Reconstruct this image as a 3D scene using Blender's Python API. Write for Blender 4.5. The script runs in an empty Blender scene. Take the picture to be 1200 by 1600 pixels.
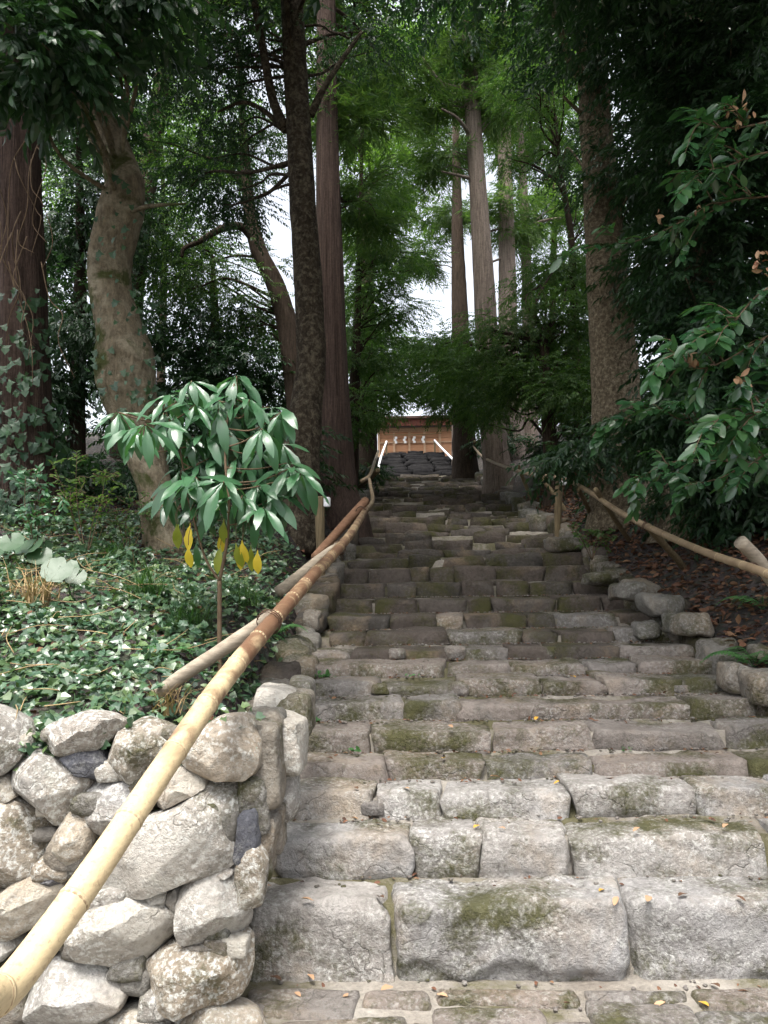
import bpy, math, random
import numpy as np
from mathutils import Vector, Matrix, noise as mnoise

# ------------------------------------------------------------------ camera
sc = bpy.context.scene
W, H, F = 1200.0, 1600.0, 1202.0
CAM = Vector((0, 0, 1.6))
PITCH, YAW, ROLL = math.radians(4.99), math.radians(1.14), math.radians(-0.8)
cam_d = bpy.data.cameras.new('camera')
cam_d.sensor_fit = 'VERTICAL'
cam_d.sensor_height = 24.0
cam_d.lens = 24.0 * F / H
cam_d.clip_start, cam_d.clip_end = 0.05, 1000
cam = bpy.data.objects.new('camera', cam_d)
sc.collection.objects.link(cam)
RM = (Matrix.Rotation(YAW, 3, 'Z') @ Matrix.Rotation(math.pi / 2 + PITCH, 3, 'X') @ Matrix.Rotation(ROLL, 3, 'Z'))
cam.matrix_world = Matrix.Translation(CAM) @ RM.to_4x4()
sc.camera = cam

# ------------------------------------------------------------------ light
SUN_EL, SUN_AZ = math.radians(68), math.radians(196)      # azimuth of the sun, clockwise from +Y
world = bpy.data.worlds.new('World'); sc.world = world; world.use_nodes = True
nt = world.node_tree
bg = nt.nodes['Background']
sky = nt.nodes.new('ShaderNodeTexSky'); sky.sky_type = 'NISHITA'; sky.sun_disc = False
sky.sun_elevation = SUN_EL; sky.sun_rotation = SUN_AZ
sky.air_density = 1.0; sky.dust_density = 6.0; sky.ozone_density = 1.0
hs = nt.nodes.new('ShaderNodeHueSaturation'); hs.inputs['Saturation'].default_value = 0.32
nt.links.new(sky.outputs[0], hs.inputs['Color']); nt.links.new(hs.outputs[0], bg.inputs['Color'])
bg.inputs['Strength'].default_value = 0.14
sun_d = bpy.data.lights.new('sun', 'SUN'); sun_d.energy = 1.4; sun_d.angle = math.radians(16); sun_d.color = (1, .96, .9)
sun = bpy.data.objects.new('sun', sun_d); sc.collection.objects.link(sun)
sdir = Vector((math.sin(SUN_AZ) * math.cos(SUN_EL), math.cos(SUN_AZ) * math.cos(SUN_EL), math.sin(SUN_EL)))
sun.rotation_euler = (-sdir).to_track_quat('-Z', 'Y').to_euler()
sun.location = sdir * 30
sc.view_settings.view_transform = 'Standard'; sc.view_settings.look = 'None'
sc.view_settings.gamma = 1; sc.view_settings.use_curve_mapping = False
sc.view_settings.exposure = 1.76
sc.cycles.max_bounces = 6; sc.cycles.diffuse_bounces = 3; sc.cycles.glossy_bounces = 2
sc.cycles.transmission_bounces = 4; sc.cycles.use_denoising = True
sc.cycles.sample_clamp_indirect = 4; sc.cycles.use_adaptive_sampling = True; sc.cycles.adaptive_threshold = .02

# ------------------------------------------------------------------ helpers
rng = np.random.default_rng(7)
R = random.Random(11)
COL = sc.collection

def P(px, py, Y):
    d = RM @ Vector(((px - W / 2) / F, (H / 2 - py) / F, -1.0))
    return CAM + d * (Y / d.y)

def MPP(Y): return Y / F

def link_mesh(name, V, Fc, mat, parent=None, smooth=True, center=False):
    """V (n,3), Fc list of arrays (m,3)/(m,4) or a single one; one mesh object"""
    V = np.asarray(V, dtype=np.float64).reshape(-1, 3)
    if not isinstance(Fc, (list, tuple)): Fc = [Fc]
    Fc = [np.asarray(f, dtype=np.int32) for f in Fc if len(f)]
    c = np.zeros(3)
    if center:
        c = (V.min(0) + V.max(0)) / 2; V = V - c
    me = bpy.data.meshes.new(name)
    me.vertices.add(len(V)); me.vertices.foreach_set('co', V.astype(np.float32).ravel())
    idx = np.concatenate([f.ravel() for f in Fc])
    tot = np.concatenate([np.full(len(f), f.shape[1], dtype=np.int32) for f in Fc])
    start = np.concatenate([[0], np.cumsum(tot)[:-1]]).astype(np.int32)
    me.loops.add(len(idx)); me.loops.foreach_set('vertex_index', idx)
    me.polygons.add(len(tot)); me.polygons.foreach_set('loop_start', start); me.polygons.foreach_set('loop_total', tot)
    me.polygons.foreach_set('use_smooth', np.full(len(tot), smooth))
    me.update(calc_edges=True)
    if mat: me.materials.append(mat)
    o = bpy.data.objects.new(name, me); COL.objects.link(o)
    o.location = c
    if parent: o.parent = parent
    return o

def tag(o, label, cat, group=None, kind=None):
    o['label'] = label; o['category'] = cat
    if group: o['group'] = group
    if kind: o['kind'] = kind
    return o

def empty(name, loc, label, cat, group=None, kind=None):
    o = bpy.data.objects.new(name, None); COL.objects.link(o)
    o.location = loc; o.empty_display_size = .1
    return tag(o, label, cat, group, kind)

def adopt(o, parent):
    """parent a world-space mesh object to an empty that only has a location"""
    o.parent = parent
    o.location = Vector(o.location) - Vector(parent.location)
    return o

class MB:
    def __init__(s): s.V, s.T, s.Q, s.n = [], [], [], 0
    def add(s, V, T=None, Q=None):
        V = np.asarray(V, float).reshape(-1, 3)
        if T is not None and len(T): s.T.append(np.asarray(T) + s.n)
        if Q is not None and len(Q): s.Q.append(np.asarray(Q) + s.n)
        s.V.append(V); s.n += len(V)
    def build(s, name, mat, parent=None, smooth=True, center=True):
        f = []
        if s.T: f.append(np.concatenate(s.T))
        if s.Q: f.append(np.concatenate(s.Q))
        o = link_mesh(name, np.concatenate(s.V), f, mat, None, smooth, center)
        if parent: adopt(o, parent)
        return o

def catmull(pts, n):
    pts = np.asarray(pts, float)
    p = np.vstack([2 * pts[0] - pts[1], pts, 2 * pts[-1] - pts[-2]])
    out = []
    for i in range(1, len(p) - 2):
        t = np.linspace(0, 1, n, endpoint=False)[:, None]
        a, b, c, d = p[i - 1], p[i], p[i + 1], p[i + 2]
        out.append(.5 * (2 * b + (c - a) * t + (2 * a - 5 * b + 4 * c - d) * t ** 2 + (3 * b - a - 3 * c + d) * t ** 3))
    out.append(pts[-1:])
    return np.vstack(out)

def tube(pts, rad, ns=10, sub=6, lump=0., lscale=3., flute=0., nfl=7, seed=0., cap=True):
    """smooth tube through pts with radii; returns V, T, Q"""
    pr = np.hstack([np.asarray(pts, float), np.asarray(rad, float)[:, None]])
    c = catmull(pr, sub) if len(pr) > 1 else pr
    p, r = c[:, :3], np.maximum(c[:, 3], .0004)
    m = len(p)
    tan = np.gradient(p, axis=0); tan /= np.linalg.norm(tan, axis=1)[:, None] + 1e-9
    ref = np.array([1., 0, 0]) if abs(tan[0][0]) < .8 else np.array([0, 1., 0])
    u = ref - tan[0] * ref.dot(tan[0]); u /= np.linalg.norm(u)
    V = np.zeros((m, ns, 3)); a = np.linspace(0, 2 * math.pi, ns, endpoint=False)
    for i in range(m):
        u = u - tan[i] * u.dot(tan[i]); u /= np.linalg.norm(u) + 1e-9
        w = np.cross(tan[i], u)
        rr = np.full(ns, r[i])
        if flute: rr = rr * (1 + flute * np.sin(a * nfl + 1.3 * math.sin(i * .13 + seed)) + flute * .6 * np.sin(a * (nfl + 4) + seed + i * .07))
        if lump:
            for j in range(ns):
                q = Vector(p[i] + (u * math.cos(a[j]) + w * math.sin(a[j])) * r[i]) * lscale
                rr[j] *= 1 + lump * (mnoise.noise(q + Vector((seed, 0, 0))) + .5 * mnoise.noise(q * 2.7))
        V[i] = p[i] + (np.cos(a)[:, None] * u + np.sin(a)[:, None] * w) * rr[:, None]
    Q = []
    i, j = np.meshgrid(np.arange(m - 1), np.arange(ns), indexing='ij')
    j2 = (j + 1) % ns
    Q = np.stack([i * ns + j, i * ns + j2, (i + 1) * ns + j2, (i + 1) * ns + j], -1).reshape(-1, 4)
    V = V.reshape(-1, 3); T = []
    if cap:
        V = np.vstack([V, p[0], p[-1]]); b, t = m * ns, m * ns + 1
        for k in range(ns):
            T.append((b, (k + 1) % ns, k)); T.append((t, (m - 1) * ns + k, (m - 1) * ns + (k + 1) % ns))
    return V, T, Q

def fbm(v, s):
    return mnoise.noise(v * s) + .5 * mnoise.noise(v * s * 2.1 + Vector((3, 7, 1))) + .25 * mnoise.noise(v * s * 4.3 + Vector((9, 2, 5)))

def rock_noise(V, N, amp, seed):
    off = Vector((seed * 3.17 % 91, seed * 1.71 % 53, seed * .93 % 37))
    out = np.empty_like(V)
    for i in range(len(V)):
        v = Vector(V[i]) + off
        d = amp * (mnoise.noise(v * 3.5) + .45 * mnoise.noise(v * 9) + .3 * mnoise.noise(v * 21) + .16 * mnoise.noise(v * 47))
        # small chips: ridged term
        d -= amp * .5 * max(0, abs(mnoise.noise(v * 5.5 + Vector((5, 1, 2)))) - .25)
        out[i] = V[i] + N[i] * d
    return out

def rbox(hx, hy, hz, res, rnd, seed, amp, chops=4, chop=(.74, .93), ledge=0.):
    """weathered block: rounded box with chopped corners and noise, centred on 0"""
    rs = np.random.default_rng(int(seed * 1000) % 99991)
    n = [max(2, int(round(2 * h / res))) for h in (hx, hy, hz)]
    pts, quads = [], []
    cnt = 0
    hh = np.array([hx, hy, hz])
    for ax in range(3):
        b, c = [(1, 2), (2, 0), (0, 1)][ax]
        for s in (-1, 1):
            gb, gc = np.meshgrid(np.linspace(-1, 1, n[b] + 1), np.linspace(-1, 1, n[c] + 1), indexing='ij')
            q = np.zeros(gb.shape + (3,)); q[..., ax] = s; q[..., b] = gb; q[..., c] = gc
            nb, nc = gb.shape
            i, j = np.meshgrid(np.arange(nb - 1), np.arange(nc - 1), indexing='ij')
            f = np.stack([i * nc + j, (i + 1) * nc + j, (i + 1) * nc + j + 1, i * nc + j + 1], -1).reshape(-1, 4)
            if s < 0: f = f[:, ::-1]
            pts.append(q.reshape(-1, 3)); quads.append(f + cnt); cnt += nb * nc
    pts = np.vstack(pts); quads = np.vstack(quads)
    key = np.round(pts * 4096).astype(np.int64)
    _, ui, inv = np.unique(key, axis=0, return_index=True, return_inverse=True)
    pts = pts[ui]; quads = inv.reshape(-1)[quads]
    q = pts * hh
    r = min(rnd, hx * .9, hy * .9, hz * .9)
    inner = np.clip(q, -(hh - r), hh - r); d = q - inner
    L = np.linalg.norm(d, axis=1)[:, None]
    N = np.where(L > 1e-6, d / np.maximum(L, 1e-6), pts / np.linalg.norm(pts, axis=1)[:, None])
    q = inner + N * r
    # skew so that faces are not parallel
    q[:, 0] *= 1 + rs.uniform(-.10, .10) * q[:, 2] / hz + rs.uniform(-.06, .06) * q[:, 1] / hy
    q[:, 2] *= 1 + rs.uniform(-.10, .10) * q[:, 0] / hx
    q[:, 1] += rs.uniform(-.12, .12) * hy * q[:, 0] / hx
    q[:, 1] += np.where(q[:, 2] > 0, 1, .3) * rs.uniform(.0, .12) * hy * q[:, 2] / hz
    for k in range(chops):
        nn = rs.normal(size=3); nn[1] = -abs(nn[1]) * 1.0; nn /= np.linalg.norm(nn)
        sup = (np.abs(nn) * hh).sum() * rs.uniform(*chop)
        over = q @ nn - sup
        q -= nn * np.maximum(over, 0)[:, None] * .8
    if ledge:
        w_ = np.array([mnoise.noise(Vector((x * 5 + seed, seed * .3, 0))) for x in q[:, 0]])
        lv = -hz * .35 + w_ * hz * .55
        m_ = (q[:, 1] < -hy * .5) & (q[:, 2] < lv)
        q[m_, 1] += ledge * np.minimum(1, (lv[m_] - q[m_, 2]) / .02)
    return rock_noise(q, N, amp, seed), quads

def poly_rock(poly, front=.1, back=.14, n=56, rings=13, seed=1., amp=.012, chops=4):
    """boulder from an outline (3-D points in a roughly upright plane): domed front and back"""
    rs = np.random.default_rng(int(seed * 977) % 88883)
    pts = np.array(poly, float)
    c = pts.mean(0)
    closed = np.vstack([pts, pts[:1]])
    # light corner cutting
    for _ in range(1):
        a, b = closed[:-1], closed[1:]
        nw = np.empty((2 * len(a), 3)); nw[0::2] = a * .86 + b * .14; nw[1::2] = a * .14 + b * .86
        closed = np.vstack([nw, nw[:1]])
    seg = np.linalg.norm(np.diff(closed, axis=0), axis=1); s = np.concatenate([[0], np.cumsum(seg)])
    t = np.linspace(0, s[-1], n, endpoint=False)
    o = np.stack([np.interp(t, s, closed[:, k]) for k in range(3)], 1)
    c = o.mean(0); o = c + (o - c) * 1.085
    V, N = [], []
    prof = []
    for k in range(rings):            # front rim -> centre
        a = (math.pi / 2) * (k / rings) ** .8
        prof.append((math.cos(a) ** .50, -front * 1.15 * math.sin(a) ** .42))
    bprof = [(math.cos(a) ** .6, back * math.sin(a)) for a in (.35, .75, 1.1)]
    allp = [(p, q) for p, q in bprof[::-1]] + prof
    for p, q in allp:
        ring = c + (o - c) * p; ring[:, 1] += q
        V.append(ring)
    m = len(allp)
    V = np.vstack(V + [c[None] + [[0, back, 0]], c[None] + [[0, -front, 0]]])
    i, j = np.meshgrid(np.arange(m - 1), np.arange(n), indexing='ij'); j2 = (j + 1) % n
    Q = np.stack([i * n + j, (i + 1) * n + j, (i + 1) * n + j2, i * n + j2], -1).reshape(-1, 4)[:, ::-1]
    T = []
    for k in range(n):
        T.append((m * n, (k + 1) % n, k)); T.append((m * n + 1, (m - 1) * n + k, (m - 1) * n + (k + 1) % n))
    T = np.array(T)
    ext = np.array([np.ptp(o[:, 0]) / 2, front, np.ptp(o[:, 2]) / 2])
    q = V - c
    for k in range(chops):
        nn = np.array([rs.normal() * .75, -1.0, rs.normal() * .75 + .12]); nn /= np.linalg.norm(nn)
        sup = math.sqrt(((nn * ext) ** 2).sum()) * rs.uniform(.50, .82)
        over = q @ nn - sup
        q -= nn * np.maximum(over, 0)[:, None] * .97
    N = q / (np.linalg.norm(q, axis=1)[:, None] + 1e-6)
    V = rock_noise(q, N, amp, seed) + c
    return V, T, Q

# ------------------------------------------------------------------ materials
def nodes(name):
    m = bpy.data.materials.new(name); m.use_nodes = True
    t = m.node_tree; b = t.nodes['Principled BSDF']
    return m, t, b
def N_(t, typ, **kw):
    n = t.nodes.new(typ)
    for k, v in kw.items():
        if k in n.inputs.keys() if isinstance(k, str) else False: n.inputs[k].default_value = v
        else: setattr(n, k, v)
    return n
def noise_n(t, vec, scale, detail=4, rough=.55, dist=0.):
    n = t.nodes.new('ShaderNodeTexNoise'); n.inputs['Scale'].default_value = scale
    n.inputs['Detail'].default_value = detail; n.inputs['Roughness'].default_value = rough; n.inputs['Distortion'].default_value = dist
    t.links.new(vec, n.inputs['Vector']); return n.outputs['Fac']
def ramp(t, fac, stops):
    n = t.nodes.new('ShaderNodeValToRGB'); e = n.color_ramp.elements
    while len(e) < len(stops): e.new(.5)
    for k, (p, c) in enumerate(stops):
        e[k].position = p; e[k].color = (c, c, c, 1) if isinstance(c, (int, float)) else (*c, 1)
    t.links.new(fac, n.inputs[0]); return n.outputs[0]
def mix(t, fac, a, b, blend='MIX'):
    n = t.nodes.new('ShaderNodeMix'); n.data_type = 'RGBA'; n.blend_type = blend
    for s, v in ((n.inputs[0], fac), (n.inputs[6], a), (n.inputs[7], b)):
        if isinstance(v, (int, float)): s.default_value = v if s.type == 'VALUE' else (v, v, v, 1)
        elif isinstance(v, tuple): s.default_value = (*v, 1)
        else: t.links.new(v, s)
    return n.outputs[2]
def math_n(t, op, a, b=None):
    n = t.nodes.new('ShaderNodeMath'); n.operation = op
    for s, v in zip(n.inputs, (a, b)):
        if v is None: continue
        if isinstance(v, (int, float)): s.default_value = v
        else: t.links.new(v, s)
    return n.outputs[0]
def bump(t, b, h, strength, dist):
    n = t.nodes.new('ShaderNodeBump'); n.inputs['Strength'].default_value = strength; n.inputs['Distance'].default_value = dist
    t.links.new(h, n.inputs['Height']); t.links.new(n.outputs[0], b.inputs['Normal']); return n
def world_vec(t, rnd=True, stretch=None):
    g = t.nodes.new('ShaderNodeNewGeometry'); v = g.outputs['Position']
    if rnd:
        oi = t.nodes.new('ShaderNodeObjectInfo')
        c = t.nodes.new('ShaderNodeVectorMath'); c.operation = 'MULTIPLY_ADD'
        cx = t.nodes.new('ShaderNodeCombineXYZ')
        for k in range(3): t.links.new(oi.outputs['Random'], cx.inputs[k])
        t.links.new(cx.outputs[0], c.inputs[0]); c.inputs[1].default_value = (37, 53, 71); t.links.new(v, c.inputs[2])
        v = c.outputs[0]
    if stretch:
        mp = t.nodes.new('ShaderNodeMapping'); mp.inputs['Scale'].default_value = stretch
        t.links.new(v, mp.inputs['Vector']); v = mp.outputs[0]
    return v

def stone_mat(name, pal, moss=.5, lichen=.5, dark=.0):
    m, t, b = nodes(name)
    v = world_vec(t)
    oi = t.nodes.new('ShaderNodeObjectInfo')
    basec = ramp(t, oi.outputs['Random'], [(i / max(1, len(pal) - 1), c) for i, c in enumerate(pal)])
    n1 = noise_n(t, v, 2.6, 6, .6, .6)
    alt = mix(t, 1.0, basec, (.62, .60, .58), 'MULTIPLY')
    c = mix(t, ramp(t, n1, [(.36, 0.), (.62, 1.)]), basec, alt)
    # warm iron staining
    n2 = noise_n(t, v, 1.7, 5, .6, 1.)
    c = mix(t, math_n(t, 'MULTIPLY', ramp(t, n2, [(.52, 0.), (.70, 1.)]), .45), c, (.34, .25, .15))
    n9 = noise_n(t, v, 4.2, 7, .72, .8)
    c = mix(t, math_n(t, 'MULTIPLY', ramp(t, n9, [(.54, 0.), (.66, 1.)]), .5), c, (.12, .11, .095))
    # fine grain
    n3 = noise_n(t, v, 34, 5, .7)
    c = mix(t, .55, c, ramp(t, n3, [(.28, .22), (.52, .9), (.8, 1.)]), 'MULTIPLY')
    # lichen spots
    if lichen:
        n4 = noise_n(t, v, 48, 6, .72, .2); n5 = noise_n(t, v, 2.6, 4, .6)
        f = math_n(t, 'MULTIPLY', ramp(t, n4, [(.49, 0.), (.60, 1.)]), ramp(t, n5, [(.34, 0.), (.60, 1.)]))
        c = mix(t, math_n(t, 'MULTIPLY', f, lichen), c, (.68, .68, .64))
        n6 = noise_n(t, v, 6., 8, .75, .6)
        c = mix(t, math_n(t, 'MULTIPLY', ramp(t, n6, [(.54, 0.), (.70, 1.)]), lichen * .4), c, (.46, .47, .41))
    vc = t.nodes.new('ShaderNodeTexVoronoi'); vc.feature = 'DISTANCE_TO_EDGE'; vc.inputs['Scale'].default_value = 2.3
    wv = t.nodes.new('ShaderNodeVectorMath'); wv.operation = 'MULTIPLY_ADD'; wn = t.nodes.new('ShaderNodeTexNoise'); wn.inputs['Scale'].default_value = 4.; wn.inputs['Detail'].default_value = 6
    t.links.new(v, wn.inputs['Vector']); t.links.new(wn.outputs['Color'], wv.inputs[0]); wv.inputs[1].default_value = (.5, .5, .5); t.links.new(v, wv.inputs[2]); t.links.new(wv.outputs[0], vc.inputs['Vector'])
    crack = math_n(t, 'MULTIPLY', ramp(t, vc.outputs['Distance'], [(.0, 1.), (.014, 0.)]), ramp(t, noise_n(t, v, 1.9, 2), [(.46, 0.), (.56, 1.)]))
    c = mix(t, math_n(t, 'MULTIPLY', crack, .2), c, (.05, .045, .035))
    if moss:
        n7 = noise_n(t, v, 2.6, 5, .62, .3); n8 = noise_n(t, v, 45, 4, .7)
        s = math_n(t, 'ADD', n7, math_n(t, 'MULTIPLY', math_n(t, 'SUBTRACT', n8, .5), .35))
        lo = .70 - .24 * moss
        f = ramp(t, s, [(lo - .02, 0.), (lo + .15, 1.)])
        mc = mix(t, noise_n(t, v, 14, 3), (.022, .026, .008), (.10, .095, .032))
        c = mix(t, math_n(t, 'MULTIPLY', f, .92), c, mc)
    t.links.new(c, b.inputs['Base Color'])
    b.inputs['Roughness'].default_value = .88; b.inputs['Specular IOR Level'].default_value = .25
    h = math_n(t, 'ADD', math_n(t, 'MULTIPLY', noise_n(t, v, 22, 8, .68), 1.0), math_n(t, 'MULTIPLY', noise_n(t, v, 110, 4, .7), .35))
    h = math_n(t, 'SUBTRACT', h, math_n(t, 'MULTIPLY', crack, .25))
    if moss: h = math_n(t, 'ADD', h, math_n(t, 'MULTIPLY', math_n(t, 'MULTIPLY', f, n8), .5))
    bump(t, b, h, .95, .030)
    return m

def leaf_mat(name, cols, rough=.38, trans=.3, spec=.45, tmul=1.7):
    m, t, b = nodes(name)
    g = t.nodes.new('ShaderNodeNewGeometry')
    c = ramp(t, g.outputs['Random Per Island'], [(i / max(1, len(cols) - 1), k) for i, k in enumerate(cols)])
    v = g.outputs['Position']
    c = mix(t, .6, c, ramp(t, noise_n(t, v, 1.3, 3), [(.3, .62), (.7, 1.)]), 'MULTIPLY')
    t.links.new(c, b.inputs['Base Color'])
    b.inputs['Roughness'].default_value = rough; b.inputs['Specular IOR Level'].default_value = spec
    if trans:
        tr = t.nodes.new('ShaderNodeBsdfTranslucent')
        tc = mix(t, 1., c, (.9 * tmul, 1.05 * tmul, .45 * tmul), 'MULTIPLY'); t.links.new(tc, tr.inputs['Color'])
        mx = t.nodes.new('ShaderNodeMixShader'); mx.inputs[0].default_value = trans
        t.links.new(b.outputs[0], mx.inputs[1]); t.links.new(tr.outputs[0], mx.inputs[2])
        t.links.new(mx.outputs[0], t.nodes['Material Output'].inputs['Surface'])
    return m

def bark_mat(name, c1, c2, stretch=(6, 6, .5), strength=.8, patch=None, moss=0., dist=.03, ps=3.):
    m, t, b = nodes(name)
    v = world_vec(t, False, stretch); w = world_vec(t, False)
    n1 = noise_n(t, v, 4, 6, .65, .4)
    c = mix(t, ramp(t, n1, [(.35, 0.), (.65, 1.)]), c1, c2)
    if patch:
        n2 = noise_n(t, w, ps, 6, .7, .5)
        c = mix(t, ramp(t, n2, [(.46, 0.), (.64, 1.)]), c, patch)
    c = mix(t, .5, c, ramp(t, noise_n(t, w, 30, 5, .7), [(.3, .35), (.6, 1.)]), 'MULTIPLY')
    if moss:
        n3 = noise_n(t, w, 2.5, 5, .65, .4)
        c = mix(t, ramp(t, n3, [(.62 - .2 * moss, 0.), (.70 - .2 * moss, .9)]), c, (.04, .05, .012))
    t.links.new(c, b.inputs['Base Color']); b.inputs['Roughness'].default_value = .92; b.inputs['Specular IOR Level'].default_value = .15
    h = math_n(t, 'ADD', n1, math_n(t, 'MULTIPLY', noise_n(t, w, 40, 6, .7), .4))
    bump(t, b, h, strength, dist)
    return m

def plain_mat(name, c1, c2, scale=6, rough=.85, stretch=None, bs=.3, bd=.01, spec=.2):
    m, t, b = nodes(name)
    v = world_vec(t, True, stretch)
    n1 = noise_n(t, v, scale, 6, .65, .3)
    t.links.new(mix(t, ramp(t, n1, [(.32, 0.), (.68, 1.)]), c1, c2), b.inputs['Base Color'])
    b.inputs['Roughness'].default_value = rough; b.inputs['Specular IOR Level'].default_value = spec
    bump(t, b, n1, bs, bd)
    return m

def ground_mat():
    m, t, b = nodes('soil')
    v = world_vec(t, False)
    n1 = noise_n(t, v, 1.6, 6, .65); n2 = noise_n(t, v, 26, 6, .7)
    c = mix(t, ramp(t, n1, [(.35, 0.), (.65, 1.)]), (.045, .030, .019), (.085, .058, .036))
    vo = t.nodes.new('ShaderNodeTexVoronoi'); vo.inputs['Scale'].default_value = 24; t.links.new(v, vo.inputs['Vector'])
    c = mix(t, .45, c, vo.outputs['Color'], 'OVERLAY')
    c = mix(t, .8, c, ramp(t, n2, [(.3, .3), (.7, 1.)]), 'MULTIPLY')
    hsn = t.nodes.new('ShaderNodeHueSaturation'); hsn.inputs['Saturation'].default_value = .5; t.links.new(c, hsn.inputs['Color'])
    t.links.new(hsn.outputs[0], b.inputs['Base Color']); b.inputs['Roughness'].default_value = .95
    bump(t, b, math_n(t, 'ADD', n2, vo.outputs['Distance']), .9, .03)
    return m

def bed_mat(name, mo, k=1.):
    m, t, b = nodes(name)
    v = world_vec(t, False)
    n1 = noise_n(t, v, 2.3, 5, .6); n2 = noise_n(t, v, 38, 6, .7)
    c = mix(t, ramp(t, n1, [(.35, 0.), (.65, 1.)]), (.22 * k, .195 * k, .165 * k), (.35 * k, .325 * k, .285 * k))
    c = mix(t, .7, c, ramp(t, n2, [(.3, .45), (.65, 1.)]), 'MULTIPLY')
    n3 = math_n(t, 'ADD', noise_n(t, v, 1.9, 4, .6, .5), math_n(t, 'MULTIPLY', math_n(t, 'SUBTRACT', n2, .5), .35))
    f = ramp(t, n3, [(.50 - mo, 0.), (.64 - mo, .85)])
    c = mix(t, f, c, mix(t, noise_n(t, v, 18, 3), (.035, .036, .012), (.11, .10, .045)))
    t.links.new(c, b.inputs['Base Color']); b.inputs['Roughness'].default_value = .95; b.inputs['Specular IOR Level'].default_value = .1
    bump(t, b, n2, .8, .02)
    return m

def bamboo_mat(name, pale, brown, amount):
    m, t, b = nodes(name)
    v = world_vec(t, True)
    n1 = noise_n(t, v, 5., 5, .6, .8)
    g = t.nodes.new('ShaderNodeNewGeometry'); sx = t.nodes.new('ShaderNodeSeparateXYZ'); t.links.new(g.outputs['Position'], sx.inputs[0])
    # browner up the slope: scorch mottling, with the shade there painted in too
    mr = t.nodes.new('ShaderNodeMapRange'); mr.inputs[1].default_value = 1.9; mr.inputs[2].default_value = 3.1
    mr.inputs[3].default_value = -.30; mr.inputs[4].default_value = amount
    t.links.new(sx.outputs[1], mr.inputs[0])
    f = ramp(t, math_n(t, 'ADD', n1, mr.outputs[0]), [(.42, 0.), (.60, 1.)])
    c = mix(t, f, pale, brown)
    c = mix(t, .4, c, ramp(t, noise_n(t, world_vec(t, True, (60, 6, 60)), 2, 6, .75), [(.3, .35), (.6, 1.)]), 'MULTIPLY')
    c = mix(t, math_n(t, 'MULTIPLY', ramp(t, noise_n(t, v, 55, 5, .7), [(.56, 0.), (.66, 1.)]), .55), c, (.16, .11, .065))
    c = mix(t, math_n(t, 'MULTIPLY', ramp(t, noise_n(t, v, 9, 6, .7, 1.), [(.50, 0.), (.72, 1.)]), .5), c, (.30, .21, .12))
    t.links.new(c, b.inputs['Base Color']); b.inputs['Roughness'].default_value = .5; b.inputs['Specular IOR Level'].default_value = .4
    bump(t, b, noise_n(t, v, 60, 4), .12, .004)
    return m

M = {}
M['soil'] = ground_mat(); M['bed'] = bed_mat('mortar_and_moss', .04); M['landing'] = bed_mat('pale_mortar', .0, 1.0)
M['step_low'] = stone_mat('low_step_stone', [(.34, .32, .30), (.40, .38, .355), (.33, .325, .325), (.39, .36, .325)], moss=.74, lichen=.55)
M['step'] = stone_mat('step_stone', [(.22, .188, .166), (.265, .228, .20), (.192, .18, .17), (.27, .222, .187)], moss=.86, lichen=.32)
M['step_far'] = stone_mat('shaded_mossy_step_stone', [(.098, .080, .068), (.125, .103, .088), (.084, .076, .068)], moss=.78, lichen=.06)  # mossy stone, with the shade of the wood painted in as a darker palette
M['slate'] = plain_mat('dark_slate', (.007, .007, .008), (.022, .021, .021), 6, .85, bs=.6, bd=.02, spec=.08)
M['wall'] = stone_mat('wall_stone', [(.42, .37, .30), (.50, .475, .43), (.40, .335, .25), (.40, .395, .39), (.48, .445, .38)], moss=.38, lichen=.85)
M['wall_moss'] = stone_mat('mossy_boulder', [(.22, .195, .16), (.19, .185, .17), (.25, .215, .175)], moss=.85, lichen=.3)
M['wall_dark'] = stone_mat('blue_grey_stone', [(.10, .105, .125), (.16, .16, .18)], moss=.1, lichen=.2)
M['leaf_dark'] = leaf_mat('dark_evergreen_leaf', [(.016, .042, .020), (.028, .066, .028), (.038, .086, .032), (.020, .052, .026)], rough=.38, trans=.34)
M['leaf_mid'] = leaf_mat('evergreen_leaf', [(.036, .084, .028), (.066, .128, .036), (.092, .155, .040)], rough=.40, trans=.5)
M['leaf_light'] = leaf_mat('skylit_yellowgreen_leaf', [(.07, .145, .03), (.125, .205, .045), (.10, .185, .04)], rough=.45, trans=.56)  # one shrub's own yellow-green; on far crowns it paints in sky light
M['needle'] = leaf_mat('cedar_needle', [(.042, .090, .03), (.074, .132, .038), (.095, .148, .043)], rough=.55, trans=.52)
M['gloss'] = leaf_mat('glossy_leaf', [(.032, .105, .048), (.048, .135, .060), (.066, .155, .066)], rough=.33, trans=.25, spec=.7)
M['camellia'] = leaf_mat('glossy_branch_leaf', [(.026, .090, .036), (.045, .125, .046), (.065, .15, .052)], rough=.27, trans=.3, spec=.9)
M['yellow'] = leaf_mat('yellowed_leaf', [(.78, .56, .05), (.66, .52, .06)], rough=.4, trans=.3)
M['yellowgreen'] = leaf_mat('yellowing_leaf', [(.20, .26, .03), (.28, .30, .035)], rough=.4, trans=.3)
M['ivy'] = leaf_mat('ivy_leaf', [(.030, .080, .040), (.055, .115, .060), (.075, .145, .075), (.11, .17, .06), (.045, .10, .058), (.14, .19, .10)], rough=.34, trans=.2, spec=.7)
M['ivy_shade'] = leaf_mat('climbing_ivy_leaf', [(.018, .052, .026), (.034, .080, .038), (.05, .105, .045), (.026, .065, .034)], rough=.42, trans=.25)
M['grass'] = leaf_mat('grass_blade', [(.03, .085, .025), (.06, .12, .03)], rough=.5, trans=.3)
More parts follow.
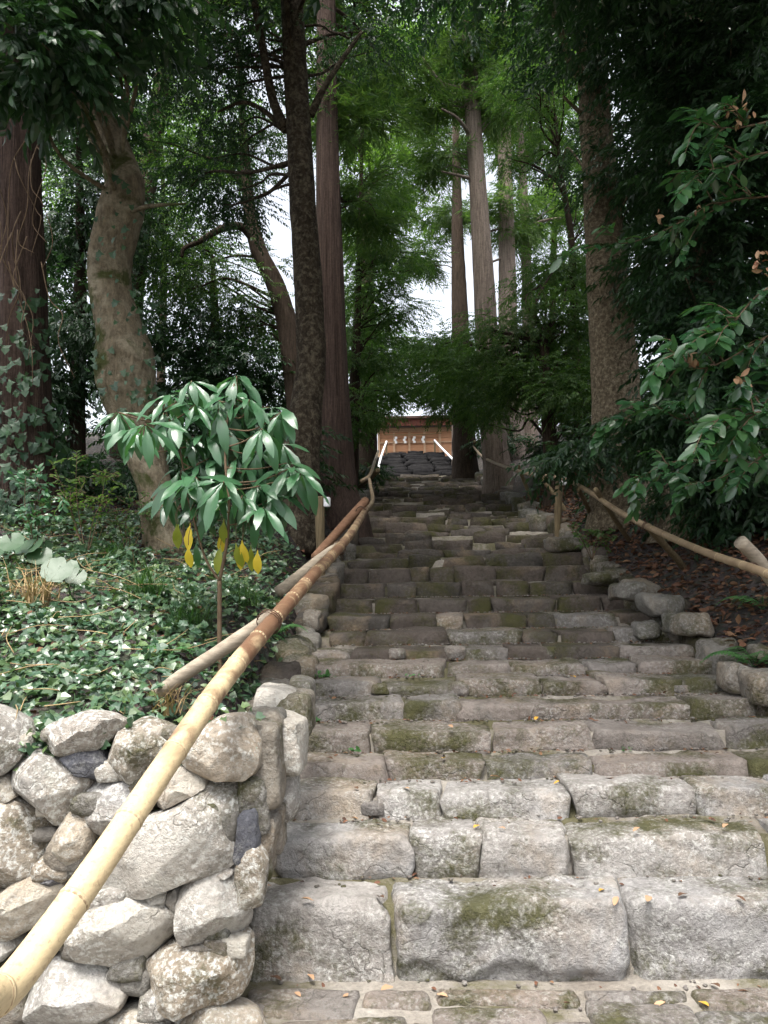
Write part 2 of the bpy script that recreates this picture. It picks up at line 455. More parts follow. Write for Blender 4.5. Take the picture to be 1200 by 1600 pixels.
M['straw'] = leaf_mat('dry_straw', [(.36, .26, .13), (.26, .18, .09)], rough=.8, trans=.1)
M['fern'] = leaf_mat('fern_frond', [(.05, .14, .045), (.08, .19, .06)], rough=.5, trans=.35)
M['litter'] = leaf_mat('dead_leaf', [(.10, .045, .030), (.17, .085, .05), (.06, .032, .024), (.20, .115, .065), (.12, .055, .035)], rough=.7, trans=.05, spec=.2)
M['litter_y'] = leaf_mat('yellow_dead_leaf', [(.55, .36, .05), (.5, .25, .04)], rough=.6, trans=.1)
M['litter_t'] = leaf_mat('tan_dead_leaf', [(.36, .20, .10), (.42, .27, .16), (.26, .10, .05)], rough=.7, trans=.05)
M['cedar'] = bark_mat('cedar_bark', (.036, .024, .020), (.105, .072, .058), (14, 14, .55), .9)
M['cedar_pale'] = bark_mat('pale_cedar_bark', (.12, .093, .077), (.27, .22, .185), (12, 12, .5), .7)
M['bark_gnarl'] = bark_mat('gnarled_bark', (.095, .078, .052), (.215, .175, .118), (6, 6, 1.8), .9, moss=.5, patch=(.27, .235, .17), ps=5.)
M['bark_dark'] = bark_mat('dark_lichened_bark', (.022, .017, .012), (.055, .042, .028), (5, 5, 1.5), .8, patch=(.13, .11, .078), ps=18.)
M['bark_mottle'] = bark_mat('mottled_bark', (.10, .078, .052), (.19, .15, .10), (7, 7, 3), 1., patch=(.32, .27, .19), ps=30.)
M['bark_far'] = bark_mat('shaded_bark', (.03, .022, .016), (.07, .05, .036), (8, 8, 1), .7)
M['twig'] = plain_mat('twig', (.08, .055, .035), (.15, .105, .065), 8)
M['twig_dark'] = plain_mat('dark_twig', (.02, .016, .012), (.05, .04, .028), 8)
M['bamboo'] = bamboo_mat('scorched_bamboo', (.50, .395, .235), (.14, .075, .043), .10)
M['node_pale'] = plain_mat('bamboo_joint', (.36, .28, .17), (.46, .37, .23), 20, .6); M['node_dark'] = plain_mat('bamboo_joint_scar', (.20, .14, .085), (.34, .26, .16), 20, .8)
M['cane'] = plain_mat('weathered_cane', (.16, .11, .065), (.33, .25, .155), 5, .55, bs=.15, bd=.004, spec=.35)
M['log'] = plain_mat('weathered_log', (.20, .165, .125), (.36, .31, .24), 3, .85, (3, 9, 14), .5, .008)
M['log_red'] = plain_mat('reddish_log', (.16, .085, .05), (.27, .155, .095), 3, .85, (9, 3, 12), .5, .008)
M['stump'] = plain_mat('old_stake', (.11, .085, .05), (.22, .17, .10), 5, .9, (10, 10, 1))
M['white'] = plain_mat('white_enamel', (.78, .78, .80), (.84, .84, .86), 5, .4, bs=.02)
M['tape'] = plain_mat('white_tape', (.70, .70, .72), (.84, .84, .86), 8, .5, bs=.1)
M['wood'] = plain_mat('shrine_board', (.44, .215, .115), (.58, .32, .185), 3, .6, (1.5, 6, 14), .2, .004)
M['wood_post'] = plain_mat('shrine_post', (.46, .29, .18), (.55, .37, .24), 3, .55, (6, 6, 1), .2, .004)
M['wood_red'] = plain_mat('shrine_roof_board', (.13, .042, .03), (.20, .072, .05), 3, .6, (8, 8, 1), .2, .004)
M['copper'] = plain_mat('roof_sheet', (.10, .055, .045), (.17, .10, .085), 4, .5)
M['paper'] = plain_mat('white_paper', (.80, .78, .76), (.85, .83, .81), 9, .8, bs=.05)
M['wire'] = plain_mat('rusty_wire', (.05, .03, .02), (.10, .06, .04), 20, .6)

# ------------------------------------------------------------------ terrain
XL, XR = -.62, 2.06                       # edges of the staircase
nose = [(1, 1413, 3.03), (2, 1306, 3.36), (3, 1240, 3.67), (4, 1192, 3.97), (5, 1140, 4.26), (6, 1100, 4.56), (7, 1068, 4.88),
        (8, 1040, 5.22), (9, 1015, 5.6), (10, 990, 6.0), (11, 963, 6.45), (12, 936, 6.9), (13, 911, 7.35), (14, 887, 7.8)]
nose = [(k, y, d) for (k, y, _), d in zip(nose, (3.2, 3.48, 3.74, 4.0, 4.26, 4.53, 4.82, 5.15, 5.5, 5.9, 6.35, 6.85, 7.4, 8.0))]
steps = [(d, P(650, y, d).z) for _, y, d in nose]
NUP = 24
for k in range(1, NUP + 1):
    a = k / NUP
    d = steps[13][0] + (21 - steps[13][0]) * a; z = steps[13][1] + (4.45 - steps[13][1]) * a + .02 * math.sin(k * 2.1)
    steps.append((d, z))
SY = [-30, 3.18] + [d for d, z in steps] + [21.6, 26.2, 28, 60, 300]
SZ = [0, 0] + [z for d, z in steps] + [4.5, 5.9, 6.0, 6.2, 7]
def stair_z(y): return float(np.interp(y, SY, SZ))
def sstep(t): t = min(1, max(0, t)); return t * t * (3 - 2 * t)
def ground(x, y):
    zs = stair_z(y)
    n = .09 * mnoise.noise(Vector((x * .8, y * .8, 3))) + .035 * mnoise.noise(Vector((x * 3, y * 3, 1)))
    zl = float(np.interp(y, [-30, 2.98, 3.07, 4.2, 6, 9, 21, 26, 60, 300], [-.03, -.03, .98, 1.25, 1.62, 2.4, 4.9, 6.0, 6.4, 7.5]))
    zl += (.13 * min(6, max(0, -x - 1.2)) + n) * sstep((y - 3.0) / 1.5)
    zr = zs + .04 + .46 * sstep((x - XR) / .9) + .16 * min(6, max(0, x - 2.9)) + n
    if x < XL: 
        t = sstep((XL - .10 - x) / .45) ** .7; return (stair_z(y - .2) - .22) * (1 - t) + zl * t
    if x > XR: 
        t = sstep((x - XR) / .12); return (stair_z(y - .2) - .22) * (1 - t) + zr * t
    return stair_z(y - .2) - .22

gx = np.unique(np.concatenate([np.linspace(-200, -16, 10), np.linspace(-16, -5, 23), np.linspace(-5, -1, 41), np.linspace(-1, -.5, 11), np.linspace(-.5, 2, 8), np.linspace(2, 3.2, 25), np.linspace(3.2, 6, 22), np.linspace(6, 18, 20), np.linspace(18, 200, 9)]))
gy = np.unique(np.concatenate([np.linspace(-40, -1, 8), np.linspace(-1, 2.9, 9), [2.98, 3.0, 3.03, 3.07, 3.18, 3.2], np.linspace(3.25, 9, 80), np.linspace(9, 30, 71), np.linspace(30, 60, 15), np.linspace(60, 300, 8)]))
gv = np.array([[(x, y, ground(x, y)) for x in gx] for y in gy]).reshape(-1, 3)
i, j = np.meshgrid(np.arange(len(gy) - 1), np.arange(len(gx) - 1), indexing='ij')
nx = len(gx)
gq = np.stack([i * nx + j, i * nx + j + 1, (i + 1) * nx + j + 1, (i + 1) * nx + j], -1).reshape(-1, 4)
o = link_mesh('ground', gv, gq, M['soil'])
tag(o, 'dark forest soil of the hillside under the trees and ivy', 'ground', kind='structure')

# ------------------------------------------------------------------ stone stairs
stairs = empty('stone_stairs', (.7, 3.0, 0), 'long flight of rough mossy stone steps climbing the hill', 'stairs', kind='structure')
def stone_obj(name, V, Q, T, mat, parent):
    o = link_mesh(name, V, [f for f in (T, Q) if f is not None and len(f)], mat, None, True, True)
    return adopt(o, parent)

def xr_at(px, d, py): return P(px, py, d).x
pxrows = {1: [385, 614, 987, 1300, 1460], 2: [428, 646, 747, 899, 1215, 1420], 3: [455, 583, 690, 897, 1093, 1230, 1360],
          4: [460, 605, 755, 932, 1172, 1300], 5: [465, 580, 769, 925, 1135, 1270], 6: [470, 632, 722, 1077, 1182, 1240],
          7: [478, 594, 715, 850, 945, 1065, 1160], 8: [484, 700, 800, 920, 1000, 1120]}
sid = 0
for k in range(1, len(steps) + 1):
    d, z = steps[k - 1]
    zb = steps[k - 2][1] if k > 1 else 0.
    dn = steps[k][0] if k < len(steps) else d + .8
    wob = .0 if k < 4 else .03
    if k in pxrows:
        xs = [xr_at(p, d, nose[k - 1][1]) for p in pxrows[k]]
    else:
        xs = [XL + R.uniform(-.05, .08)]
        while xs[-1] < XR - .12:
            w = R.uniform(.22, .62) if k < 15 else R.uniform(.28, .75)
            xs.append(xs[-1] + w)
        sc_ = (XR + R.uniform(-.05, .1) - xs[0]) / (xs[-1] - xs[0]); xs = [xs[0] + (q - xs[0]) * sc_ for q in xs]
    res = .022 if k <= 2 else .028 if k <= 6 else .04 if k <= 14 else .075
    for a, b in zip(xs[:-1], xs[1:]):
        sid += 1
        gap = .0 if k < 9 else .004
        hgt = (z - zb)
        top = z + R.uniform(-.018, .014) * (1 if k < 15 else 2.2); bot = zb - .05
        if k in (1, 2): top = z + R.uniform(-.008, .008)
        fr = d + R.uniform(-.025, .025) * (.5 if k < 4 else 1.2 if k < 15 else 3)
        dep = (dn - d) * (1.02 if k < 15 else .75) + R.uniform(-.02, .06)
        hx, hy, hz = (b - a) / 2 - gap / 2, dep / 2, (top - bot) / 2
        V, Q = rbox(hx, hy, hz, res, .026 if k < 3 else .013 if k < 15 else .022, sid + .37, (.024 if k < 3 else .018) if k < 15 else .032, chops=6 if k < 4 else 4, chop=(.80, .96) if k < 4 else (.89, .985), ledge=R.choice((.02, -.015, .012, 0)) if k < 8 else 0)
        ry = R.uniform(-.02, .02) * (1 if k < 15 else 2.5); V[:, 2] += V[:, 0] * ry
        V += np.array([(a + b) / 2, fr + hy, (top + bot) / 2])
        mt = M['step_low'] if k < 4 else M['step'] if k < 9 else (M['step_far'] if k > 11 or (sid % 3) else M['step'])  # stone colour darkens uphill, painting in the shade under the trees
        stone_obj('stone', V, Q, None, mt, stairs)
        # wedges: small stones pushed into some joints
        if k in (1, 2, 3, 5, 7, 9) and R.random() < .16 and b < XR - .1:
            h = R.uniform(.035, .06)
            V, Q = rbox(h * 1.3, h, h * .8, .018, .02, sid + .77, .018, chops=8, chop=(.6, .9))
            V += np.array([b, fr + .03, zb + h * .8]); stone_obj('stone', V, Q, None, M['step'], stairs)

# upper dark flight of thin slabs
for k in range(11):
    a = k / 11
    d = 21.4 + 4.8 * a; z = 4.45 + 1.45 * (k + 1) / 11
    x0, x1 = -.55 + .12 * a, 2.0 - .55 * a
    xs = np.linspace(x0, x1, 4) + rng.uniform(-.12, .12, 4)
    for p, q in zip(xs[:-1], xs[1:]):
        sid += 1
        V, Q = rbox((q - p) / 2 - .01, .32, .085, .09, .03, sid + .3, .03)
        V += np.array([(p + q) / 2, d + .3, z - .085 + R.uniform(-.025, .02)])
        stone_obj('slab', V, Q, None, M['slate'], stairs)

# earth and mortar between the stones
mb = MB()
xs = np.linspace(XL - .06, XR + .06, 60)
prof = [(-6, -.012), (2.0, -.012), (3.22, -.008)]
for k, (d, z) in enumerate(steps):
    zb = steps[k - 1][1] if k else 0
    dn = steps[k + 1][0] if k + 1 < len(steps) else d + 1
    prof += [(d + .05, zb - .02), (d + .075, z - .035)]
    for q in (.35, .6, .8, .97): prof.append((d + (dn - d) * q, z - .04 + (.035 if q > .9 else 0.01 if q > .7 else 0)))
prof += [(21.45, 4.42)]
V = np.array([[(x, y + .015 * mnoise.noise(Vector((x * 4, y * 4, 0))), z + .014 * fbm(Vector((x, y, 2)), 5)) for x in xs] for y, z in prof])
n_, m_ = V.shape[:2]
i, j = np.meshgrid(np.arange(n_ - 1), np.arange(m_ - 1), indexing='ij')
mb.add(V, Q=np.stack([i * m_ + j, i * m_ + j + 1, (i + 1) * m_ + j + 1, (i + 1) * m_ + j], -1).reshape(-1, 4))
mb.build('mortar_bed', M['bed'], stairs)
mb = MB(); mb.add([(XL - .3, 21.4, 4.38), (XR + .1, 21.4, 4.38), (XR + .1, 26.3, 5.80), (XL - .3, 26.3, 5.80), (XL - .3, 27.6, 5.93), (XR + .1, 27.6, 5.93)], Q=[(0, 1, 2, 3), (3, 2, 5, 4)]); mb.build('slab_bed', M['slate'], stairs, smooth=False)

# paved landing in front of the first step
gx2 = np.linspace(-3.2, 3.4, 120); gy2 = np.concatenate([np.linspace(-5, 1.8, 12), np.linspace(1.9, 3.24, 44)])
V = np.array([[(x, y, .010 + .012 * fbm(Vector((x, y, 5)), 3) + .005 * mnoise.noise(Vector((x * 22, y * 22, 0)))) for x in gx2] for y in gy2])
n_, m_ = V.shape[:2]
i, j = np.meshgrid(np.arange(n_ - 1), np.arange(m_ - 1), indexing='ij')
land = link_mesh('paved_landing', V.reshape(-1, 3), np.stack([i * m_ + j, i * m_ + j + 1, (i + 1) * m_ + j + 1, (i + 1) * m_ + j], -1).reshape(-1, 4), M['landing'])
tag(land, 'pale paved landing of mortar and flat stones below the first step', 'pavement', kind='structure')
for (xa, xb, ya, yb) in [(265, 420, 1575, 1640), (672, 850, 1578, 1650), (915, 1075, 1572, 1640), (1080, 1250, 1584, 1660), (430, 640, 1600, 1680), (860, 930, 1600, 1650), (392, 560, 1550, 1592), (566, 672, 1552, 1574), (676, 905, 1549, 1570), (912, 1068, 1549, 1566), (1074, 1290, 1548, 1578)]:
    p0, p1 = P(xa, ya, 2.6), P(xb, ya, 2.6)
    r0, r1 = P(xa, ya, 1.) - CAM, P(xa, yb, 1.) - CAM; sc0, sc1 = -1.58 / r0.z, -1.58 / r1.z
    x0, x1 = P(xa, ya, sc0).x, P(xb, ya, sc0).x
    V, Q = rbox((x1 - x0) / 2, abs(sc0 - sc1) / 2, .045, .022, .02, xa * .31, .010, chop=(.88, .98))
    V += np.array([(x0 + x1) / 2, (sc0 + sc1) / 2, -.012]); o = stone_obj('paving_stone', V, Q, None, M['step'], land)

# ------------------------------------------------------------------ retaining wall, traced stone by stone
wall = empty('stone_wall', (-1.2, 2.9, 0), 'dry stone retaining wall of big pale boulders left of the steps', 'wall')
def zp(pts): return [(x / 2, y / 2 + 1050) for x, y in pts]
WS = [  # outline in the 2x zoom of the lower left, material key, front bulge
 ([(-190, 150), (-60, 105), (0, 130), (60, 160), (80, 215), (50, 270), (0, 320), (-150, 330)], 'wall', .12),
 ([(122, 205), (160, 165), (250, 126), (330, 133), (385, 165), (378, 200), (300, 242), (200, 264), (130, 242)], 'wall', .10),
 ([(190, 278), (215, 250), (300, 246), (335, 290), (328, 338), (240, 322), (193, 302)], 'wall_dark', .06),
 ([(312, 240), (345, 200), (440, 150), (520, 178), (566, 210), (566, 260), (500, 332), (420, 350), (330, 302)], 'wall', .12),
 ([(566, 270), (600, 200), (680, 145), (780, 133), (806, 200), (806, 300), (782, 334), (660, 338), (580, 297)], 'wall', .11),
 ([(10, 310), (60, 250), (110, 245), (200, 300), (285, 342), (255, 400), (205, 475), (150, 470), (50, 388), (12, 362)], 'wall', .13),
 ([(240, 375), (300, 338), (400, 348), (462, 400), (440, 460), (360, 520), (300, 526), (268, 470)], 'wall', .10),
 ([(466, 400), (500, 340), (570, 293), (640, 335), (635, 368), (560, 412), (480, 444)], 'wall', .08),
 ([(316, 645), (335, 590), (420, 470), (560, 425), (660, 340), (705, 318), (785, 348), (788, 440), (762, 545), (740, 592), (640, 642), (540, 668), (420, 694), (330, 668)], 'wall', .15),
 ([(-200, 350), (-90, 335), (0, 388), (60, 420), (130, 460), (187, 490), (150, 560), (60, 652), (0, 684), (-160, 660)], 'wall', .14),
 ([(145, 565), (180, 500), (215, 440), (255, 428), (284, 500), (274, 560), (205, 625), (158, 605)], 'wall', .09),
 ([(-120, 720), (0, 698), (60, 650), (150, 640), (194, 680), (172, 735), (60, 815), (20, 835), (-100, 850)], 'wall', .11),
 ([(130, 800), (200, 720), (310, 662), (420, 700), (535, 758), (536, 830), (470, 894), (400, 934), (320, 904), (180, 856)], 'wall', .13),
 ([(560, 660), (640, 640), (742, 628), (780, 720), (770, 800), (722, 844), (570, 854), (556, 760)], 'wall', .11),
 ([(55, 1050), (100, 960), (200, 882), (290, 882), (352, 918), (388, 1000), (372, 1055), (280, 1106), (90, 1110)], 'wall', .13),
 ([(390, 992), (420, 930), (520, 863), (680, 848), (774, 828), (780, 930), (755, 1024), (650, 1040), (520, 1074), (430, 1044)], 'wall', .13),
 ([(280, 1110), (420, 1066), (515, 1088), (540, 1150), (420, 1190), (300, 1170)], 'wall', .10),
 ([(525, 1090), (560, 1045), (640, 1038), (800, 1080), (830, 1150), (600, 1180)], 'wall', .06),
 ([(425, 702), (520, 668), (514, 746), (470, 735)], 'wall', .04),
 ([(125, 655), (180, 628), (194, 665), (150, 674)], 'wall_dark', .03),
 ([(655, 645), (722, 612), (738, 630), (682, 648)], 'wall', .03),
 ([(508, 705), (556, 668), (562, 765), (530, 745)], 'wall_moss', .03),
 ([(-100, 850), (20, 830), (44, 866), (0, 910), (-90, 960)], 'wall', .08),
 ([(-150, 960), (-20, 920), (50, 960), (62, 1060), (90, 1120), (-60, 1170), (-140, 1100)], 'wall_moss', .10),
 ([(385, 300), (470, 335), (468, 390), (430, 392), (395, 345)], 'wall_moss', .04),
 ([(-60, 330), (10, 325), (48, 390), (20, 402), (-40, 380)], 'wall', .05),
 ([(540, 890), (570, 852), (720, 846), (640, 862)], 'wall_moss', .03),
 ([(330, 905), (400, 936), (420, 935), (392, 985), (372, 950)], 'wall_moss', .03),
]
def wall_y(pz): return 2.84 + .10 * (pz)
def wall_pt(px, py):
    Y = 2.9
    for _ in range(3): Y = wall_y(P(px, py, Y).z)
    return P(px, py, Y)
for k, (pts, mk_, fb) in enumerate(WS):
    poly = [wall_pt(*q) for q in zp(pts)]
    V, T, Q = poly_rock(poly, front=fb, back=fb + .09, seed=k * 1.7 + .3, amp=.010 if fb > .05 else .006, n=64 if fb > .05 else 32, rings=17 if fb > .05 else 8, chops=10)
    stone_obj('stone', V, Q, T, M[mk_], wall).data.set_sharp_from_angle(angle=math.radians(38))
# courses that run on to the left, outside the picture
for k in range(12):
    zc = .12 + .33 * (k % 3); x = -2.15 - .52 * (k // 3) - .1 * (k % 3)
    V, Q = rbox(.27, .16, .165, .05, .11, k + 300.3, .03, chops=6)
    V += np.array([x, wall_y(zc) + .02, zc]); stone_obj('stone', V, Q, None, M['wall'], wall)
# packing stones wedged in the gaps behind the big ones
for k in range(46):
    c = wall_pt(R.uniform(-10, 366), R.uniform(1130, 1590)); h = R.uniform(.028, .06)
    V, Q = rbox(h * R.uniform(1, 1.6), h, h * R.uniform(.7, 1.1), .022, .015, k + 730.2, .012, chops=8, chop=(.6, .9))
    V += np.array([c.x, c.y + .02, c.z]); stone_obj('packing_stone', V, Q, None, M['wall_moss'] if k % 3 else M['wall'], wall)
# side of the wall along the steps
SIDE = [  # px, py, depth, half sizes, material
 (418, 1190, 3.10, (.060, .11, .16), 'wall_moss'), (391, 1298, 2.98, (.045, .10, .10), 'wall_dark'), (395, 1365, 2.96, (.055, .10, .11), 'wall'),
 (413, 1140, 3.22, (.08, .10, .085), 'wall_moss'), (449, 1165, 3.30, (.075, .12, .12), 'wall'), (458, 1112, 3.55, (.085, .13, .09), 'wall_moss'),
 (430, 1110, 3.55, (.09, .12, .10), 'wall'), (437, 1230, 3.34, (.07, .12, .12), 'wall'), (425, 1290, 3.2, (.06, .1, .10), 'wall_moss'), (408, 1320, 3.08, (.06, .1, .12), 'wall_moss'),
 (400, 1250, 3.04, (.06, .1, .12), 'wall_moss'), (470, 1085, 3.8, (.07, .12, .08), 'wall_moss')]
for k, (px, py, Y, hs_, mk_) in enumerate(SIDE):
    c = P(px, py, Y)
    V, Q = rbox(*hs_, .022, .03, k + 420.4, .022, chops=7, chop=(.68, .92)); V += np.array(c)
    stone_obj('stone', V, Q, None, M[mk_], wall)

# kerb stones climbing both sides of the steps
def kerb(name, side, label):
    base = empty(name, (XL if side < 0 else XR, 3.6, .5), label, 'kerb')
    y = 4.0 if side < 0 else 4.7
    k = 0
    while y < 20.5:
        k += 1
        s = R.uniform(.07, .13) * (1 if y < 9 else 1.4)
        x = (XL - .07 - R.uniform(0, .09)) if side < 0 else (XR + .06 + R.uniform(-.04, .12))
        hz = s * R.uniform(.7, 1.1)
        z = stair_z(y) + R.uniform(-.07, .02)
        V, Q = rbox(s * R.uniform(.8, 1.1), s * R.uniform(1, 1.4), hz, .035 if y < 8 else .06, s * .3, k * 1.3 + 500 + side * 37, .03, chops=8, chop=(.65, .92))
        an = R.uniform(-.5, .5); ca, sa = math.cos(an), math.sin(an)
        V[:, :2] = V[:, :2] @ np.array([[ca, sa], [-sa, ca]])
        V[:, 2] += V[:, 1] * .25
        V += np.array([x, y, z]); stone_obj('stone', V, Q, None, M['wall_moss'] if R.random() < .7 else M['step_far'], base)
        y += s * 1.9
    return base
kerb('stone_kerb', -1, 'row of mossy boulders edging the left side of the steps')
kr = kerb('stone_kerb', 1, 'row of mossy boulders edging the right side of the steps')
for k, (px, py, Y, hs_) in enumerate([(1148, 1055, 4.7, (.10, .14, .13)), (1195, 1075, 4.5, (.12, .16, .15)), (1075, 975, 5.6, (.17, .2, .12)), (1035, 945, 6.0, (.2, .16, .13)),
                                      (985, 925, 6.5, (.2, .16, .12)), (1190, 1020, 5.0, (.1, .12, .09)), (940, 905, 7.2, (.2, .2, .1)), (1010, 985, 5.9, (.12, .12, .1)), (880, 850, 8.8, (.25, .25, .14)), (1130, 1010, 5.3, (.09, .12, .08))]):
    V, Q = rbox(hs_[0] * .8, hs_[1] * .8, hs_[2] * .62, .026, .03, k + 620.4, .03, chops=9, chop=(.6, .9)); V += np.array(P(px, py, Y)); stone_obj('stone', V, Q, None, M['wall_moss'], kr)

# ------------------------------------------------------------------ foliage machinery
def leaf_tpl(w, kind='simple', droop=.15, fold=.12):
    """unit leaf along +Y, facing +Z"""
    if kind == 'simple':
        V = np.array([(0, 0, 0), (-w / 2, .42, fold * w), (0, 1, -droop), (w / 2, .42, fold * w)]); T = np.array([(0, 2, 1), (0, 3, 2)])
    elif kind == 'oval':
        V = np.array([(0, 0, 0), (-w * .36, .22, fold * w), (-w / 2, .52, fold * w), (-w * .3, .82, -droop * .5), (0, 1, -droop), (w * .3, .82, -droop * .5), (w / 2, .52, fold * w), (w * .36, .22, fold * w), (0, .5, -.02)])
        T = np.array([(8, 1, 0), (8, 2, 1), (8, 3, 2), (8, 4, 3), (8, 5, 4), (8, 6, 5), (8, 7, 6), (8, 0, 7)])
    elif kind == 'ivy':
        V = np.array([(0, 0, 0), (-w * .55, -.05, .03), (-w * .32, .30, .05), (-w * .42, .50, .02), (0, 1, -droop), (w * .42, .50, .02), (w * .32, .30, .05), (w * .55, -.05, .03), (0, .3, 0)])
        T = np.array([(8, 1, 0), (8, 2, 1), (8, 3, 2), (8, 4, 3), (8, 5, 4), (8, 6, 5), (8, 7, 6), (8, 0, 7)])
    return V.astype(float), T

def rot_frames(d, up, roll=None):
    """rows: frames with Y along d, Z near up. d, up (n,3) -> (n,3,3) matrices with columns X,Y,Z"""
    d = d / (np.linalg.norm(d, axis=1)[:, None] + 1e-9)
    x = np.cross(d, up); L = np.linalg.norm(x, axis=1)[:, None]
    x = np.where(L > 1e-3, x / np.maximum(L, 1e-3), np.array([1., 0, 0])); z = np.cross(x, d)
    if roll is not None:
        c, s = np.cos(roll)[:, None], np.sin(roll)[:, None]
        x, z = x * c + z * s, z * c - x * s
    return np.stack([x, d, z], -1)

def scatter(V, T, pos, M3, scale):
    n = len(pos); s = np.asarray(scale)
    s = s[:, None, None] if s.ndim == 1 else s
    W_ = np.einsum('nij,vj->nvi', M3, V) * s + pos[:, None, :]
    F_ = (T[None] + (np.arange(n) * len(V))[:, None, None]).reshape(-1, T.shape[1])
    return W_.reshape(-1, 3), F_

def spray_tpl(seed, n=13, leaf=.085, w=.42, L=.34, kind='simple', ang=52, droop=.2, updown=.25):
    r = np.random.default_rng(seed); V0, T0 = leaf_tpl(w, kind, .15)
    pos, dirs, ups, sc_ = [], [], [], []
    for k in range(n):
        t = (k + .6) / n; side = 1 if k % 2 else -1
        if k == n - 1: side = 0
        a = math.radians(ang * (1 - .35 * t) + r.uniform(-14, 14)) * side
        pos.append((r.uniform(-.01, .01), t * L, -droop * L * t * t))
        dirs.append((math.sin(a), math.cos(a), -r.uniform(.0, updown + .25) - droop * t))
        u = r.normal(size=3) * .35 + np.array([0, 0, 1]); ups.append(u)
        sc_.append(leaf * r.uniform(.7, 1.15))
    M3 = rot_frames(np.array(dirs), np.array(ups))
    return scatter(V0, T0, np.array(pos), M3, np.array(sc_))

def needle_tpl(seed, n=22, L=.5):
    """cedar spray: drooping branchlets with narrow tufts"""
    r = np.random.default_rng(seed); V0 = np.array([(0, 0, 0), (-.055, .35, .0), (0, 1, -.12), (.055, .35, 0)]); T0 = np.array([(0, 2, 1), (0, 3, 2)])
    pos, dirs, sc_ = [], [], []
    for k in range(n):
        t = (k + .5) / n; side = 1 if k % 2 else -1
        a = math.radians(r.uniform(18, 62)) * side
        pos.append((0, t * L, -.25 * L * t * t)); dirs.append((math.sin(a), math.cos(a), -r.uniform(-.2, .7))); sc_.append(.24 * r.uniform(.6, 1.1) * (1.1 - .5 * t))
    M3 = rot_frames(np.array(dirs), np.array([(0, 0, 1.)] * n) + r.normal(size=(n, 3)) * .5)
    return scatter(V0, T0, np.array(pos), M3, np.array(sc_))

SPR = {'broad': [spray_tpl(s, 12, .085, .45) for s in range(4)],
       'small': [spray_tpl(s + 10, 15, .055, .45, .30) for s in range(4)],
       'big': [spray_tpl(s + 20, 10, .115, .46, .34, 'oval') for s in range(4)],
       'needle': [needle_tpl(s + 30) for s in range(4)]}

def blob(mb, c, rad, n, kind='broad', scale=1., droop=.25, shell=.5):
    """n sprays filling an ellipsoid; sprays grow outwards and hang a little; several sub-clumps for an uneven outline"""
    c = np.array(c); rad = np.array(rad, float)
    nc = max(3, n // 26)
    u = rng.normal(size=(nc, 3)); u /= np.linalg.norm(u, axis=1)[:, None]
    cc = u * (rng.uniform(0, 1, nc) ** .45)[:, None] * rad
    w = rng.integers(0, nc, n)
    cr = rad.mean() * .30 + .08
    off = rng.normal(size=(n, 3)) * np.array([1, 1, .45]) * cr * .62
    p = cc[w] + off
    pos = c + p
    out = p / rad; out = out / (np.linalg.norm(out, axis=1)[:, None] + 1e-6)
    d = out * .55 + off / (cr + 1e-6) * .6 + rng.normal(size=(n, 3)) * .4; d[:, 2] = d[:, 2] * .5 - droop
    up = rng.normal(size=(n, 3)) * .35 + np.array([0, 0, 1.])
    M3 = rot_frames(d, up)
    s = rng.uniform(.75, 1.25, n) * scale
    v = rng.integers(0, 4, n)
    for k in range(4):
        q = v == k
        if q.any():
            V, T = SPR[kind][k]; mb.add(*scatter(V, T, pos[q], M3[q], s[q]))
    return cc + c

def pblob(mb, px, py, rx, ry, Y, n, kind='broad', scale=1., dz=None, droop=.25):
    c = P(px, py, Y); m = MPP(Y)
    return blob(mb, c, (rx * m, (dz or max(rx, ry) * m * .9), ry * m), n, kind, scale, droop)

def limb(mb, a, b, r0, r1, sag=.1, ns=6):
    a, b = np.array(a), np.array(b); L = np.linalg.norm(b - a)
    mid1 = a + (b - a) * .35 + rng.normal(size=3) * L * .06 + np.array([0, 0, sag * L]); mid2 = a + (b - a) * .7 + rng.normal(size=3) * L * .06 + np.array([0, 0, sag * L * .7])
    V, T, Q = tube([a, mid1, mid2, b], [r0, r0 * .75, (r0 + r1) * .4, r1], ns, 4); mb.add(V, T, Q)

